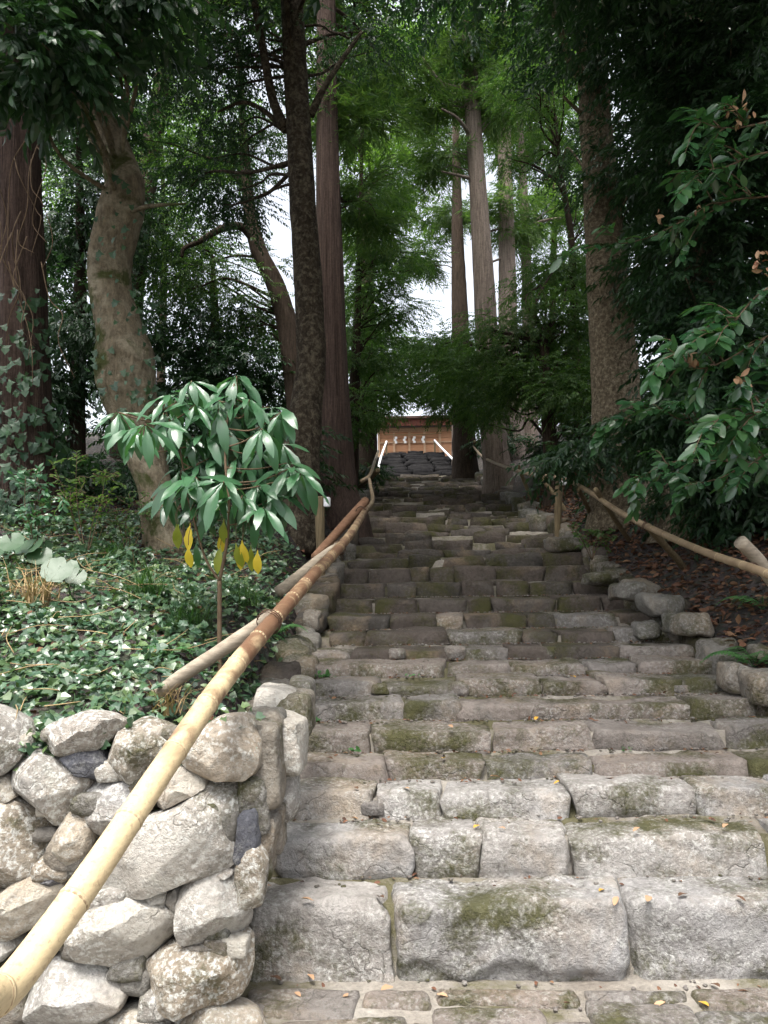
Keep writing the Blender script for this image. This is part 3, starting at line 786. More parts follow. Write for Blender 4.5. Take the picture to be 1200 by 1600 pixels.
def tree(name, label, path, Y, blobs, bark, leafm, kind='broad', group=None, limbs=(), flute=0., lump=.06, scale=1., nl=6, ns=16, droop=.25, root_to_ground=True, flare=1.0):
    """path: (px, py, width_px[, depth]) from the ground up. blobs: (px, py, rx, ry, depth, n[, kind])"""
    pts, rad = [], []
    for q in path:
        yy = q[3] if len(q) > 3 else Y
        pts.append(np.array(P(q[0], q[1], yy))); rad.append(q[2] / 2 * MPP(yy))
    g = ground(pts[0][0], pts[0][1])
    if root_to_ground:
        if pts[0][2] > g + .05:
            pts.insert(0, np.array([pts[0][0], pts[0][1], g - .15])); rad.insert(0, rad[0] * 1.25 * flare)
        else: 
            pts[0][2] = g - .15; rad[0] *= flare
    base = empty(name, (pts[0][0], pts[0][1], g), label, 'tree', group)
    mb = MB(); V, T, Q = tube(pts, rad, ns, 10, lump, 4., flute, 9, seed=len(label) * .7); mb.add(V, T, Q)
    mb.build('trunk', bark, base)
    mb = MB(); cl = []
    for b in blobs:
        k = b[6] if len(b) > 6 else kind
        cl.append(pblob(mb, *b[:6], kind=k, scale=scale, droop=droop))
    if mb.n: mb.build('crown', leafm, base, smooth=False)
    bm = MB()
    for l in limbs:                         # (list of (px,py,w,depth))
        pp = [np.array(P(a, b_, d_)) for a, b_, _, d_ in l]; rr = [w_ / 2 * MPP(d_) for _, _, w_, d_ in l]
        V, T, Q = tube(pp, rr, 8, 6, .05, 6.); lb = MB(); lb.add(V, T, Q); lb.build('limb', bark, base)
    tp = np.array(pts)
    for cc in cl:
        pick = cc[rng.permutation(len(cc))[:nl]]
        z0 = tp[:, 2]
        for c in pick:
            zt = np.clip(c[2] - rng.uniform(.2, .9), z0.min() + .8, z0.max())
            a = np.array([np.interp(zt, z0, tp[:, 0]), np.interp(zt, z0, tp[:, 1]), zt])
            L = np.linalg.norm(c - a)
            if L < 3.0: limb(bm, a, c, min(.05, .010 + .009 * L), .005, .06, 5)
    if bm.n: bm.build('twigs', bark, base)['kind'] = 'stuff'
    return base

# ------------------------------------------------------------------ the trees one can tell apart
tree('cedar_tree', 'shaggy reddish cedar trunk at the left edge wrapped in ivy', [(48, 860, 95), (40, 700, 82), (34, 500, 76), (28, 200, 66), (22, -200, 56), (18, -600, 40)], 7.0,
     [(-60, -260, 220, 150, 7, 600, 'needle'), (90, -420, 240, 140, 8, 700, 'needle'), (-20, -120, 150, 60, 7.3, 300, 'needle')], M['cedar'], M['needle'], flute=.045, lump=.03, ns=40)
tree('gnarled_tree', 'pale gnarled crooked tree trunk with bulges behind the sapling', [(264, 850, 74), (248, 785, 58), (226, 705, 62), (210, 645, 76), (198, 598, 94), (194, 560, 92), (186, 515, 72), (172, 450, 68), (174, 395, 70), (190, 325, 72), (194, 285, 64), (176, 232, 56), (156, 178, 52), (152, 105, 48), (168, 20, 46), (190, -150, 40), (210, -400, 26)], 6.5,
     [(40, 60, 130, 80, 5.2, 200, 'big'), (190, 5, 130, 50, 5.6, 170, 'big'), (90, 0, 150, 60, 6.5, 260), (60, -190, 260, 120, 6.5, 300), (330, -230, 180, 110, 6.5, 250), (160, -420, 300, 160, 7.5, 500)], M['bark_gnarl'], M['leaf_dark'], lump=.10,
     limbs=[[(168, 235, 34, 6.5), (135, 190, 28, 6.4), (112, 120, 22, 6.2), (95, 0, 14, 6.0)], [(205, 330, 9, 6.4), (235, 322, 7, 6.2), (290, 318, 3, 6.0)]], ns=40)
tree('dark_lichened_tree', 'dark straight trunk with pale lichen patches beside the red cedar', [(468, 740, 66), (478, 640, 52), (486, 560, 47), (482, 450, 46), (472, 300, 43), (464, 150, 40), (456, 0, 37), (450, -250, 26), (446, -500, 14)], 8.0,
     [(410, 60, 100, 80, 8.3, 380, 'small'), (330, 130, 90, 110, 8.8, 420, 'small'), (350, 290, 95, 80, 9.2, 380, 'small'), (570, 50, 60, 40, 8.6, 110, 'small'), (440, -260, 260, 110, 6.5, 700)], M['bark_dark'], M['leaf_dark'], lump=.07,
     limbs=[[(444, 200, 18, 8), (425, 150, 15, 8), (408, 60, 13, 7.9), (390, -40, 11, 7.8)], [(485, 180, 15, 8), (505, 140, 11, 8), (530, 100, 9, 8.1), (565, 50, 6, 8.2)], [(445, 205, 10, 8), (415, 175, 8, 8.1), (380, 160, 6, 8.2), (340, 175, 4, 8.3)]])
tree('cedar_tree', 'red-brown fibrous cedar trunk flaring at its foot left of the steps', [(528, 805, 92), (525, 770, 68), (523, 700, 56), (519, 560, 46), (515, 400, 41), (512, 250, 37), (510, 60, 32), (508, -200, 24), (506, -500, 12)], 10.5,
     [(560, 215, 70, 40, 11.2, 130, 'needle'), (600, 90, 90, 70, 12.5, 170, 'needle'), (545, 110, 60, 50, 11.2, 110, 'needle'), (570, 330, 60, 40, 11.4, 120, 'needle'), (470, -40, 110, 50, 11, 200, 'needle')], M['cedar'], M['needle'], flute=.05, lump=.03, ns=40)
tree('cedar_tree', 'tallest pale cedar trunk standing right of the top steps', [(778, 735, 44), (772, 690, 40), (762, 540, 36), (755, 420, 33), (747, 300, 28), (741, 210, 26), (736, 130, 24), (730, 0, 20), (722, -300, 8)], 16.0,
     [(695, 60, 60, 60, 16, 170, 'needle'), (780, 30, 80, 50, 15.5, 180, 'needle'), (670, 150, 50, 40, 16.5, 170, 'needle'), (800, 150, 50, 40, 16, 150, 'needle'), (690, -100, 120, 60, 15, 160, 'needle'), (700, 255, 30, 25, 16.4, 70, 'needle')], M['cedar_pale'], M['needle'], flute=.05, lump=.03, scale=1.25, ns=28,
     limbs=[[(748, 282, 8, 16), (720, 275, 5, 15.9), (690, 268, 3, 15.8)], [(738, 215, 8, 16), (715, 185, 5, 15.6), (690, 170, 3, 15.4)], [(728, 140, 10, 16), (690, 130, 7, 15.5), (660, 90, 4, 15)]])
tree('cedar_tree', 'middle of the three distant cedar trunks, brownish, right of the tall pale one', [(800, 730, 46), (795, 600, 34), (793, 450, 28), (790, 300, 23), (787, 180, 20), (784, 0, 14), (780, -200, 6)], 19.5,
     [(800, 335, 45, 30, 19.5, 150, 'needle'), (780, 130, 60, 45, 20, 170, 'needle'), (840, 60, 60, 50, 20, 150, 'needle')], M['cedar_pale'], M['needle'], flute=.05, scale=1.3, ns=24,
     limbs=[[(800, 355, 6, 19.5), (770, 360, 4, 19.4), (745, 372, 3, 19.3)], [(800, 400, 6, 19.5), (780, 405, 4, 19.4), (755, 415, 3, 19.3)]])
tree('cedar_tree', 'thinnest distant cedar trunk, the rightmost of the three behind the shrubs', [(828, 720, 28), (826, 500, 20), (822, 400, 16), (817, 280, 13), (812, 180, 10), (808, 60, 6)], 20.5,
     [(860, 345, 55, 30, 20.5, 170, 'needle'), (815, 215, 30, 30, 20.5, 90, 'needle')], M['cedar_pale'], M['needle'], flute=.05, scale=1.2, ns=20,
     limbs=[[(824, 355, 7, 20.5), (850, 345, 5, 20.2), (880, 340, 3, 20)], [(815, 240, 5, 20.5), (835, 250, 3, 20.3), (850, 258, 2, 20.1)]])
tree('cedar_tree', 'slim distant cedar trunk just left of the tall pale one', [(724, 730, 36), (718, 560, 24), (716, 420, 19), (714, 300, 15), (712, 180, 12), (710, 0, 7)], 23,
     [(690, 230, 50, 45, 23, 200, 'needle'), (700, 330, 45, 25, 23, 120, 'needle'), (680, 400, 40, 22, 23, 100, 'needle'), (720, 120, 60, 50, 23.5, 220, 'needle')], M['cedar_pale'], M['needle'], flute=.05, scale=1.4, ns=20)
tree('cedar_tree', 'shadowed cedar trunk right beside the white taped handrail', [(728, 742, 44), (726, 690, 36), (722, 600, 32), (718, 480, 26), (715, 380, 20), (712, 200, 8)], 20, [(690, 590, 60, 45, 18.5, 420), (735, 560, 60, 45, 18.5, 320)], M['bark_far'], M['leaf_mid'], flute=.05, scale=1.1)
tree('cedar_tree', 'shadowed trunk just left of the shrine beyond the red cedar', [(572, 752, 40), (575, 690, 30), (576, 600, 27), (574, 480, 24), (572, 300, 16)], 19, [(590, 600, 55, 55, 18, 500), (560, 500, 60, 60, 18.5, 420), (620, 545, 45, 50, 19, 360)], M['bark_far'], M['leaf_mid'], scale=1.1)
tree('mottled_tree', 'thick mottled trunk rising on the right behind the handrail', [(975, 815, 120), (968, 740, 84), (962, 620, 76), (956, 520, 70), (946, 400, 62), (936, 260, 54), (926, 120, 48), (918, -60, 44), (912, -350, 28)], 9.0,
     [(880, 60, 60, 50, 9.2, 130), (1010, 70, 110, 110, 8.6, 520), (1020, 250, 80, 100, 8.6, 420), (900, 230, 50, 60, 10, 150, 'small'), (1050, 430, 50, 90, 8.3, 220), (930, 700, 70, 25, 8.4, 180), (960, -260, 260, 120, 7.0, 800)], M['bark_mottle'], M['leaf_dark'], lump=.05,
     limbs=[[(915, 130, 16, 9), (895, 105, 13, 8.9), (880, 60, 11, 8.7), (862, 10, 9, 8.4), (850, -40, 8, 8.2)], [(930, 190, 9, 9), (900, 170, 6, 8.9), (880, 150, 4, 8.8)]], ns=28)
tree('buttressed_tree', 'dark old trunk with a mossy spreading foot at the right', [(1096, 855, 150), (1092, 805, 118), (1088, 740, 92), (1084, 600, 80), (1080, 400, 74), (1074, 150, 66), (1066, -150, 50), (1060, -500, 26)], 7.6,
     [(1120, 60, 130, 120, 6.8, 760), (1140, 250, 110, 120, 6.6, 620), (1110, 420, 80, 90, 6.9, 420), (1150, 540, 80, 100, 6.6, 420), (1090, 570, 60, 70, 7.0, 260), (1100, 660, 100, 35, 6.6, 300), (1100, -180, 260, 140, 6, 1100), (1250, 100, 160, 300, 6.5, 900)], M['bark_mottle'], M['leaf_dark'], lump=.09, flute=.06, ns=28)
tree('limbed_tree', 'dark tree with a long curved bare limb between the two left trunks', [(470, 690, 40), (455, 540, 36), (432, 450, 30), (402, 385, 26), (388, 310, 20), (380, 200, 14), (372, 60, 8)], 11.5,
     [(330, 420, 110, 70, 12, 600, 'small'), (400, 470, 70, 60, 11.8, 380, 'small'), (300, 240, 110, 90, 12, 700, 'small'), (410, 230, 70, 80, 12, 450, 'small'), (280, 60, 120, 60, 12, 520, 'small')], M['bark_far'], M['leaf_mid'],
     limbs=[[(404, 385, 16, 11.5), (380, 356, 14, 11.4), (350, 356, 12, 11.2), (310, 378, 9, 11), (288, 388, 7, 10.9), (284, 402, 5, 10.9)], [(386, 300, 9, 11.5), (360, 270, 6, 11.4), (330, 268, 4, 11.3)]])
tree('young_evergreen_tree', 'layered evergreen with drooping boughs over the right handrail', [(862, 770, 26), (858, 680, 22), (852, 600, 18), (850, 520, 12)], 12,
     [(740, 595, 60, 42, 14.5, 480, 'small'), (765, 655, 40, 22, 14.8, 240, 'small'), (690, 560, 45, 45, 15.5, 430, 'small'), (645, 585, 32, 30, 16, 240, 'small'), (700, 625, 30, 22, 15.5, 180, 'small'), (800, 520, 80, 45, 12.5, 620, 'small'), (870, 500, 70, 55, 12, 560, 'small'), (760, 600, 80, 40, 13, 620, 'small'), (850, 600, 85, 42, 12, 700, 'small'), (700, 565, 50, 40, 14, 420, 'small'), (910, 620, 70, 30, 11.5, 300, 'small'), (870, 430, 70, 40, 13, 360, 'small')], M['bark_far'], M['leaf_mid'])
tree('young_evergreen_tree', 'layered evergreen hanging over the steps left of the shrine', [(548, 760, 24), (552, 660, 20), (556, 560, 15), (560, 450, 10), (566, 200, 5)], 14.5,
     [(590, 300, 55, 45, 15, 420, 'small'), (560, 180, 60, 60, 15, 420, 'small'), (640, 400, 45, 25, 15, 200, 'small'), (580, 540, 60, 45, 14.5, 520, 'small'), (590, 615, 35, 28, 15.5, 300, 'small'), (570, 450, 65, 40, 14.5, 460, 'small'), (620, 480, 45, 25, 14.5, 240, 'small'), (600, 380, 60, 30, 14.5, 300, 'small'), (550, 640, 40, 40, 14, 320, 'small')], M['bark_far'], M['leaf_mid'])
tree('slender_tree', 'slender forked tree with thin bare stems right of the distant cedars', [(905, 720, 16), (900, 560, 14), (893, 380, 11), (883, 310, 9), (874, 250, 6), (868, 180, 4)], 13.5,
     [(830, 130, 60, 60, 14, 380, 'small'), (790, 250, 35, 30, 14, 120, 'small'), (870, 200, 70, 60, 13.5, 420, 'small'), (840, 120, 70, 60, 13, 380, 'small'), (890, 410, 45, 40, 13.5, 300, 'small'), (905, 330, 30, 40, 13.5, 160, 'small')], M['bark_far'], M['leaf_mid'],
     limbs=[[(885, 315, 6, 13.5), (870, 285, 4, 13.4), (850, 272, 3, 13.3), (830, 262, 2, 13.2)]])

# trees further back that close the wood; each one stands by itself
BACK = [
 ('broadleaf tree in shade behind the gnarled trunk, left of the picture', 120, 640, 11, [(110, 330, 110, 110, 11, 800), (130, 500, 90, 90, 10.5, 650), (60, 620, 90, 90, 10.5, 560), (150, 180, 110, 80, 11, 520)], 'leaf_dark'),
 ('broadleaf tree in deep shade between the gnarled trunk and the lichened trunk', 330, 660, 12.5, [(320, 540, 110, 70, 12.5, 760), (280, 650, 110, 70, 12, 700), (400, 620, 70, 80, 12, 600), (250, 400, 70, 90, 13, 420)], 'leaf_dark'),
 ('sunlit green tree top far behind the left trunks', 250, 640, 20, [(250, 330, 90, 90, 20, 620), (230, 180, 90, 70, 20, 420), (330, 190, 80, 80, 20, 420), (120, 300, 60, 80, 19, 320)], 'leaf_light'),
 ('bright green tree seen between red cedar and the sky gap', 575, 640, 25, [(610, 190, 60, 60, 26, 420), (640, 30, 80, 50, 26, 420), (600, 260, 50, 40, 24, 300), (560, 200, 60, 50, 25, 520), (600, 110, 60, 60, 25, 520), (580, 300, 50, 45, 25, 420), (570, 380, 50, 40, 25, 320), (560, 40, 80, 50, 25, 420), (650, 300, 45, 55, 27, 260), (665, 110, 55, 60, 27, 300), (620, 410, 45, 30, 26, 200)], 'leaf_light'),
 ('bright green tree top right of the tall pale cedar', 860, 640, 24, [(770, 90, 70, 60, 26, 420), (820, 190, 50, 40, 25, 260), (880, 330, 40, 40, 23, 220), (800, 20, 80, 40, 25, 320), (850, 130, 60, 60, 24, 480), (870, 50, 70, 50, 24, 420), (880, 430, 40, 40, 24, 260), (790, 210, 40, 30, 24, 200), (900, 250, 50, 60, 24, 260), (840, 300, 40, 30, 25, 120)], 'leaf_light'),
 ('shaded tree beyond the right handrail near the slope', 935, 660, 15, [(950, 620, 70, 70, 15, 520), (900, 550, 60, 50, 15, 420), (1010, 650, 90, 70, 14, 620), (960, 480, 60, 60, 14.5, 420), (980, 330, 70, 90, 14, 420)], 'leaf_dark'),
 ('dark tree at the far right behind the buttressed trunk', 1130, 640, 11, [(1120, 420, 100, 110, 11, 760), (1150, 600, 100, 90, 11, 700), (1100, 250, 100, 90, 11, 620), (1130, 730, 110, 60, 10.5, 620), (1040, 720, 80, 60, 11, 480), (1100, 100, 120, 80, 11, 560)], 'leaf_dark'),
 ('tree standing behind the shrine on its left, greyish green', 520, 690, 33, [(520, 600, 60, 70, 33, 520), (560, 520, 40, 50, 33, 320), (470, 520, 60, 70, 33, 480)], 'leaf_mid'),
 ('tree standing behind the shrine on its right, with pale gaps', 820, 690, 33, [(800, 590, 60, 60, 33, 520), (760, 640, 50, 30, 33, 320), (860, 620, 50, 60, 33, 420)], 'leaf_mid'),
 ('leafy tree closing the far left of the wood', -60, 660, 14, [(-20, 420, 110, 130, 14, 760), (0, 620, 110, 90, 13, 700), (20, 200, 120, 110, 14, 560)], 'leaf_dark'),
 ('leafy tree closing the far right of the wood', 1270, 640, 13, [(1230, 420, 120, 150, 13, 760), (1230, 640, 110, 100, 12, 620), (1220, 200, 120, 110, 13, 560)], 'leaf_dark'),
]
for lab, px, py, Y, bl, lm in BACK:
    top = min(b[1] for b in bl)
    tree('broadleaf_tree', lab, [(px, py, 26 * 12 / Y), (px + 6, (py + top) / 2, 18 * 12 / Y), (px + 2, top, 6 * 12 / Y)], Y, bl, M['bark_far'], M[lm], 'broad', scale=1.0 + max(0, Y - 12) * .035, nl=5, ns=8, group='trees further back in the wood')

# dark low growth under the trees that reads as one mass
mb = MB()
for px, py, rx, ry, Y, n in [(120, 760, 130, 60, 8.8, 800), (320, 760, 110, 70, 10, 800), (420, 720, 60, 70, 9.5, 420), (560, 720, 40, 30, 16, 200), (900, 700, 70, 30, 14, 320), (1010, 770, 100, 45, 11, 420),
                             (1180, 800, 50, 45, 9.5, 220), (0, 780, 90, 70, 8.2, 520), (280, 580, 140, 70, 14, 700), (640, 690, 40, 12, 29, 0), (800, 690, 50, 20, 19, 200), (460, 650, 60, 60, 15, 420), (1040, 640, 120, 70, 13, 560)]:
    if n: pblob(mb, px, py, rx, ry, Y, n, 'broad')
for px, py, rx, ry, Y, n in [(1000, 770, 50, 25, 9.4, 220), (1060, 790, 40, 22, 7.6, 120), (1160, 800, 60, 35, 6.9, 240), (1185, 740, 60, 50, 6.5, 260)]: pblob(mb, px, py, rx, ry, Y, n, 'broad')
o = mb.build('undergrowth', M['leaf_dark'], smooth=False)
tag(o, 'dark tangled evergreen undergrowth filling the wood between the trunks', 'undergrowth', kind='stuff')

# unseen trees added overhead to block the sky and darken the steps
for lab, x, y, zc, n in [('added overhanging tree at the right whose crown shades the steps', 5.0, 3.9, 7.2, 1900), ('added overhanging tree at the left whose crown shades the bank', -5.4, 6.0, 8.8, 1500), ('tall unseen tree added up the right slope to shade the far steps', 5.4, 10.2, 11.4, 1900), ('tall unseen tree added up the left slope to shade the far steps', -4.8, 13.4, 13.6, 1700)]:
    base = empty('added_shade_tree', (x, y, ground(x, y)), lab, 'tree')
    mb = MB(); V, T, Q = tube([(x, y, ground(x, y) - .2), (x, y, zc * .5), (x * .8, y, zc)], [.3, .24, .1], 14, 8, .05); mb.add(V, T, Q); mb.build('trunk', M['bark_far'], base)
    mb = MB(); cc = blob(mb, (x * .36, y - .1, zc), (3.2, 2.3, 1.0), n, 'broad', 1.4)
    mb.build('crown', M['leaf_dark'], base, smooth=False)
    bm = MB()
    for c in cc[:22]: limb(bm, (x * .85, y, zc * .85), c, .06, .01)
    bm.build('twigs', M['bark_far'], base)['kind'] = 'stuff'

# ------------------------------------------------------------------ near branches with glossy leaves, right
base = empty('evergreen_shrub', (3.5, 4.7, ground(3.5, 4.7)), 'glossy leaved evergreen reaching bright sprays in from the right edge', 'shrub')
bm, lm_ = MB(), MB()
V, T, Q = tube([(3.5, 4.7, ground(3.5, 4.7) - .1), (3.35, 4.7, 2.6), (3.4, 4.7, 3.6), (3.2, 4.6, 5.2)], [.09, .075, .06, .03], 10, 8, .06); bm.add(V, T, Q)
LV, LT = leaf_tpl(.46, 'oval', .10, .10)
def leafy_twig(pts, Y0, Y1, leaf=.105, every=.045, r=.006, dens=1.0):
    n = len(pts)
    p3 = np.array([P(px, py, Y0 + (Y1 - Y0) * k / (n - 1)) for k, (px, py) in enumerate(pts)])
    V, T, Q = tube(p3, np.linspace(r, .0018, n), 6, 5); bm.add(V, T, Q)
    c = catmull(p3, 12); seg = np.linalg.norm(np.diff(c, axis=0), axis=1); s = np.concatenate([[0], np.cumsum(seg)])
    m = int(s[-1] / every)
    side = 1
    pos, dirs, ups, scs = [], [], [], []
    for k in range(m + 1):
        t = s[-1] * (k + .5) / (m + 1)
        if t < s[-1] * (1 - dens): continue
        q = np.array([np.interp(t, s, c[:, a]) for a in range(3)])
        q2 = np.array([np.interp(min(t + .03, s[-1]), s, c[:, a]) for a in range(3)]); d = q2 - q
        if np.linalg.norm(d) < 1e-5: d = c[-1] - c[-3]
        d /= np.linalg.norm(d) + 1e-9
        lat = np.cross(d, [0, 0, 1.]); lat /= np.linalg.norm(lat) + 1e-9
        for _ in range(2 if k > m - 3 else 1):
            side = -side
            dd = d * rng.uniform(.3, .9) + lat * side * rng.uniform(.4, .9) + np.array([0, 0, rng.uniform(-.65, .25)])
            pos.append(q); dirs.append(dd); ups.append(np.array([0, -.7, 1.]) + rng.normal(size=3) * .35); scs.append(leaf * rng.uniform(.7, 1.15))
    if pos: lm_.add(*scatter(LV, LT, np.array(pos), rot_frames(np.array(dirs), np.array(ups)), np.array(scs)))
def bough(pts, Y0, Y1, sub=7, length=110, leaf=.105, r=.012):
    """a bough from outside the picture with side twigs"""
    q0 = np.array(P(*pts[0], Y0)); tk = np.array([3.37, 4.7, max(2.0, q0[2] - .25)])
    V, T, Q = tube([tk, (tk + q0) / 2 + np.array([0, 0, .04]), q0], [r * 1.7, r * 1.4, r], 6, 5); bm.add(V, T, Q)
    leafy_twig(pts, Y0, Y1, leaf, .05, r, .7)
    n = len(pts)
    for k in range(sub):
        t = R.uniform(.25, .97); f = t * (n - 1); i0 = min(int(f), n - 2); u = f - i0
        ax = pts[i0][0] * (1 - u) + pts[i0 + 1][0] * u; ay = pts[i0][1] * (1 - u) + pts[i0 + 1][1] * u
        Ya = Y0 + (Y1 - Y0) * t
        L = length * R.uniform(.5, 1.1) * (1.1 - .4 * t); an = math.radians(R.choice([-1, 1]) * R.uniform(20, 65) + 180 + R.uniform(-15, 15))
        dx, dy = math.cos(an) * L, -math.sin(an) * L * .8
        leafy_twig([(ax, ay), (ax + dx * .5, ay + dy * .5 - 5), (ax + dx, ay + dy + L * .18)], Ya, Ya + R.uniform(-.25, .3), leaf, .042, .005)
for pts, Y0, Y1, sub, ln in [
    ([(1320, 470), (1200, 525), (1130, 565), (1085, 575), (1045, 545)], 4.5, 4.2, 6, 90),
    ([(1320, 250), (1200, 238), (1130, 262), (1075, 268)], 4.6, 4.4, 5, 90),
    ([(1320, 150), (1200, 190), (1130, 200), (1085, 185)], 4.6, 4.3, 5, 80),
    ([(1320, 300), (1190, 308), (1120, 320), (1010, 372), (930, 385)], 5.0, 5.2, 8, 110),
    ([(1320, 400), (1200, 450), (1150, 500), (1120, 540)], 4.4, 4.2, 6, 90),
    ([(1320, 600), (1200, 640), (1150, 650), (1110, 660)], 4.4, 4.2, 6, 90),
    ([(1330, 640), (1200, 670), (1100, 670), (1020, 640), (950, 665)], 5.6, 6.0, 9, 90),
    ([(1330, 740), (1200, 725), (1120, 720), (1050, 722), (990, 752)], 5.4, 5.4, 9, 75),
    ([(1330, 690), (1200, 710), (1130, 745), (1070, 760)], 5.2, 5.0, 6, 70),
    ([(1330, 560), (1230, 590), (1180, 650), (1150, 720)], 4.8, 4.6, 6, 90)]:
    bough(pts, Y0, Y1, int(sub * 1.5), ln, .12, .008)
blob(lm_, (3.9, 4.7, 3.6), (.7, .9, 1.2), 200, 'big', 1.); blob(lm_, (4.0, 4.5, 5.4), (.9, 1.0, .7), 160, 'big', 1.)
dl = MB()
for px, py, Y in [(1078, 555, 4.3), (1085, 560, 4.3), (1150, 590, 4.3), (1140, 170, 4.4), (1150, 190, 4.4), (1165, 160, 4.4), (1190, 395, 4.4), (1185, 410, 4.4), (1195, 420, 4.4), (1025, 335, 5.1), (1090, 325, 5.0), (1170, 180, 4.4)]:
    n = 4; c = np.array(P(px, py, Y)); d = rng.normal(size=(n, 3)); d[:, 2] -= 1.2
    dl.add(*scatter(LV, LT, c + rng.normal(size=(n, 3)) * .012, rot_frames(d, rng.normal(size=(n, 3)) + np.array([0, -.6, .4])), rng.uniform(.04, .075, n)))
dl.build('withered_leaves', M['litter_t'], base)['kind'] = 'stuff'
bm.build('branches', M['twig'], base)['kind'] = 'stuff'; lm_.build('foliage', M['camellia'], base, smooth=True)

# ------------------------------------------------------------------ sapling with whorls of long drooping leaves
YS = 4.25
sp0 = P(343, 1002, YS); sap = empty('sapling', (sp0.x, sp0.y, ground(sp0.x, sp0.y)), 'small tree with whorls of long glossy drooping leaves, some yellow', 'sapling')
def long_leaf(seed, L=1., w=.30, seg=9, bend=.9):
    r = np.random.default_rng(seed); V, Q = [], []
    a = 0.; p = np.array([0., 0., 0.])
    wave = r.uniform(0, 6)
    for k in range(seg + 1):
        t = k / seg
        ww = w * (np.interp(t, [0, .10, .3, .55, .78, .93, 1], [.06, .12, .62, 1., .80, .40, .02])) * .5
        ww *= 1 + .06 * math.sin(wave + t * 19)
        nrm = np.array([0, math.sin(a), math.cos(a)])
        lift = ww * .30
        edge = .018 * math.sin(wave + t * 16)
        for s in (-1, -.5, 0, .5, 1): V.append(p + np.array([s * ww, 0, 0]) + nrm * (lift * abs(s) + edge * s * (abs(s) > .8)))
        a -= bend / seg * (1.2 - t * .4) * 1.0; p = p + np.array([0, math.cos(a), math.sin(a)]) * L / seg
    for k in range(seg):
        for c in range(4): Q.append((k * 5 + c, k * 5 + c + 1, (k + 1) * 5 + c + 1, (k + 1) * 5 + c))
    return np.array(V), np.array(Q)
leaf_meshes = {}
for mk_ in ('gloss', 'yellow', 'yellowgreen'):
    leaf_meshes[mk_] = []
    for s in range(6 if mk_ == 'gloss' else 3):
        V, Q = long_leaf(s + 1, 1., (.215 if mk_ == 'gloss' else .33) + .02 * (s % 3), 9, .35 + .16 * s)
        o = link_mesh('leaf', V, Q, M[mk_]); leaf_meshes[mk_].append(o.data); bpy.data.objects.remove(o)
def add_leaf(parent, pos, d, up, size, mk_='gloss', name='leaf'):
    me = R.choice(leaf_meshes[mk_]); o = bpy.data.objects.new(name, me); COL.objects.link(o)
    m3 = rot_frames(np.array([d], float), np.array([up], float))[0]
    o.parent = parent
    o.matrix_parent_inverse.identity()
    o.matrix_local = Matrix.Translation(Vector(pos) - Vector(parent.location)) @ Matrix([list(map(float, r_)) for r_ in m3]).to_4x4() @ Matrix.Scale(size, 4)
ZW = [(735, 130, 1.0), (730, 215, .9), (545, 150, .9), (450, 210, 1.), (235, 285, 1.), (345, 335, .9), (560, 250, .8), (660, 268, 1.1), (845, 355, 1.), (925, 285, .85), (700, 350, .9),
      (960, 525, 1.), (825, 595, 1.15), (1010, 545, .9), (620, 480, .8), (680, 580, 1.05), (500, 530, 1.1), (520, 400, .8), (760, 640, .9), (850, 690, .9), (420, 330, .8), (600, 380, .9), (790, 230, .8), (560, 560, 1.), (640, 640, .9), (740, 470, .9), (900, 640, 1.), (480, 300, .9), (290, 360, .8)]
bm = MB()
def zpx(zx, zy): return 100 + zx / 2.727, 540 + zy / 2.727
stem = [(343, 1010), (343, 950), (343, 908)]
def sp(px, py, dy=0.): return np.array(P(px, py, YS + dy))
p_st = [sp(*q) for q in stem]; p_st[0][2] = ground(p_st[0][0], p_st[0][1]) - .05
V, T, Q = tube(p_st, [.014, .013, .012], 8, 6, .06, 20.); bm.add(V, T, Q)
forkA = [sp(343, 908), sp(354, 850, -.03), sp(358, 790, -.03), sp(352, 720, 0), sp(355, 660, .02), sp(366, 600, .03)]
forkB = [sp(343, 908), sp(322, 875, .05), sp(308, 830, .08), sp(292, 770, .08), sp(280, 700, .06), sp(258, 640, .03)]
for f_, r_ in ((forkA, .010), (forkB, .008)):
    V, T, Q = tube(f_, np.linspace(r_, .005, len(f_)), 7, 6, .05, 20.); bm.add(V, T, Q)
fk = np.vstack([catmull(forkA, 6), catmull(forkB, 6)])
for k, (zx, zy, s) in enumerate(ZW):
    px, py = zpx(zx, zy); dy = R.uniform(-.24, .12); c = sp(px, py, dy)
    cand = fk[fk[:, 2] < c[2] - .06]
    if not len(cand): cand = fk[:3]
    a = cand[np.argmin(np.linalg.norm(cand - c, axis=1))]
    mid = (a + c) / 2 + np.array([0, 0, -.03]) + rng.normal(size=3) * .02
    V, T, Q = tube([a, mid, c], [.005, .0042, .0035], 6, 6); bm.add(V, T, Q)
    n = R.choice((9, 9, 10, 10)); a0 = R.uniform(0, 6.28)
    for j in range(n):
        an = a0 + j * 2 * math.pi / n + R.uniform(-.25, .25)
        el = R.uniform(-.85, .05) if j % 3 else R.uniform(-1.25, -.5)
        d = np.array([math.cos(an), math.sin(an), 0]) * math.cos(el) + np.array([0, 0, math.sin(el)])
        add_leaf(sap, c + d * .012, d, (rng.normal() * .2, -.8 + rng.normal() * .25, 1.), .255 * s * R.uniform(.62, 1.15))
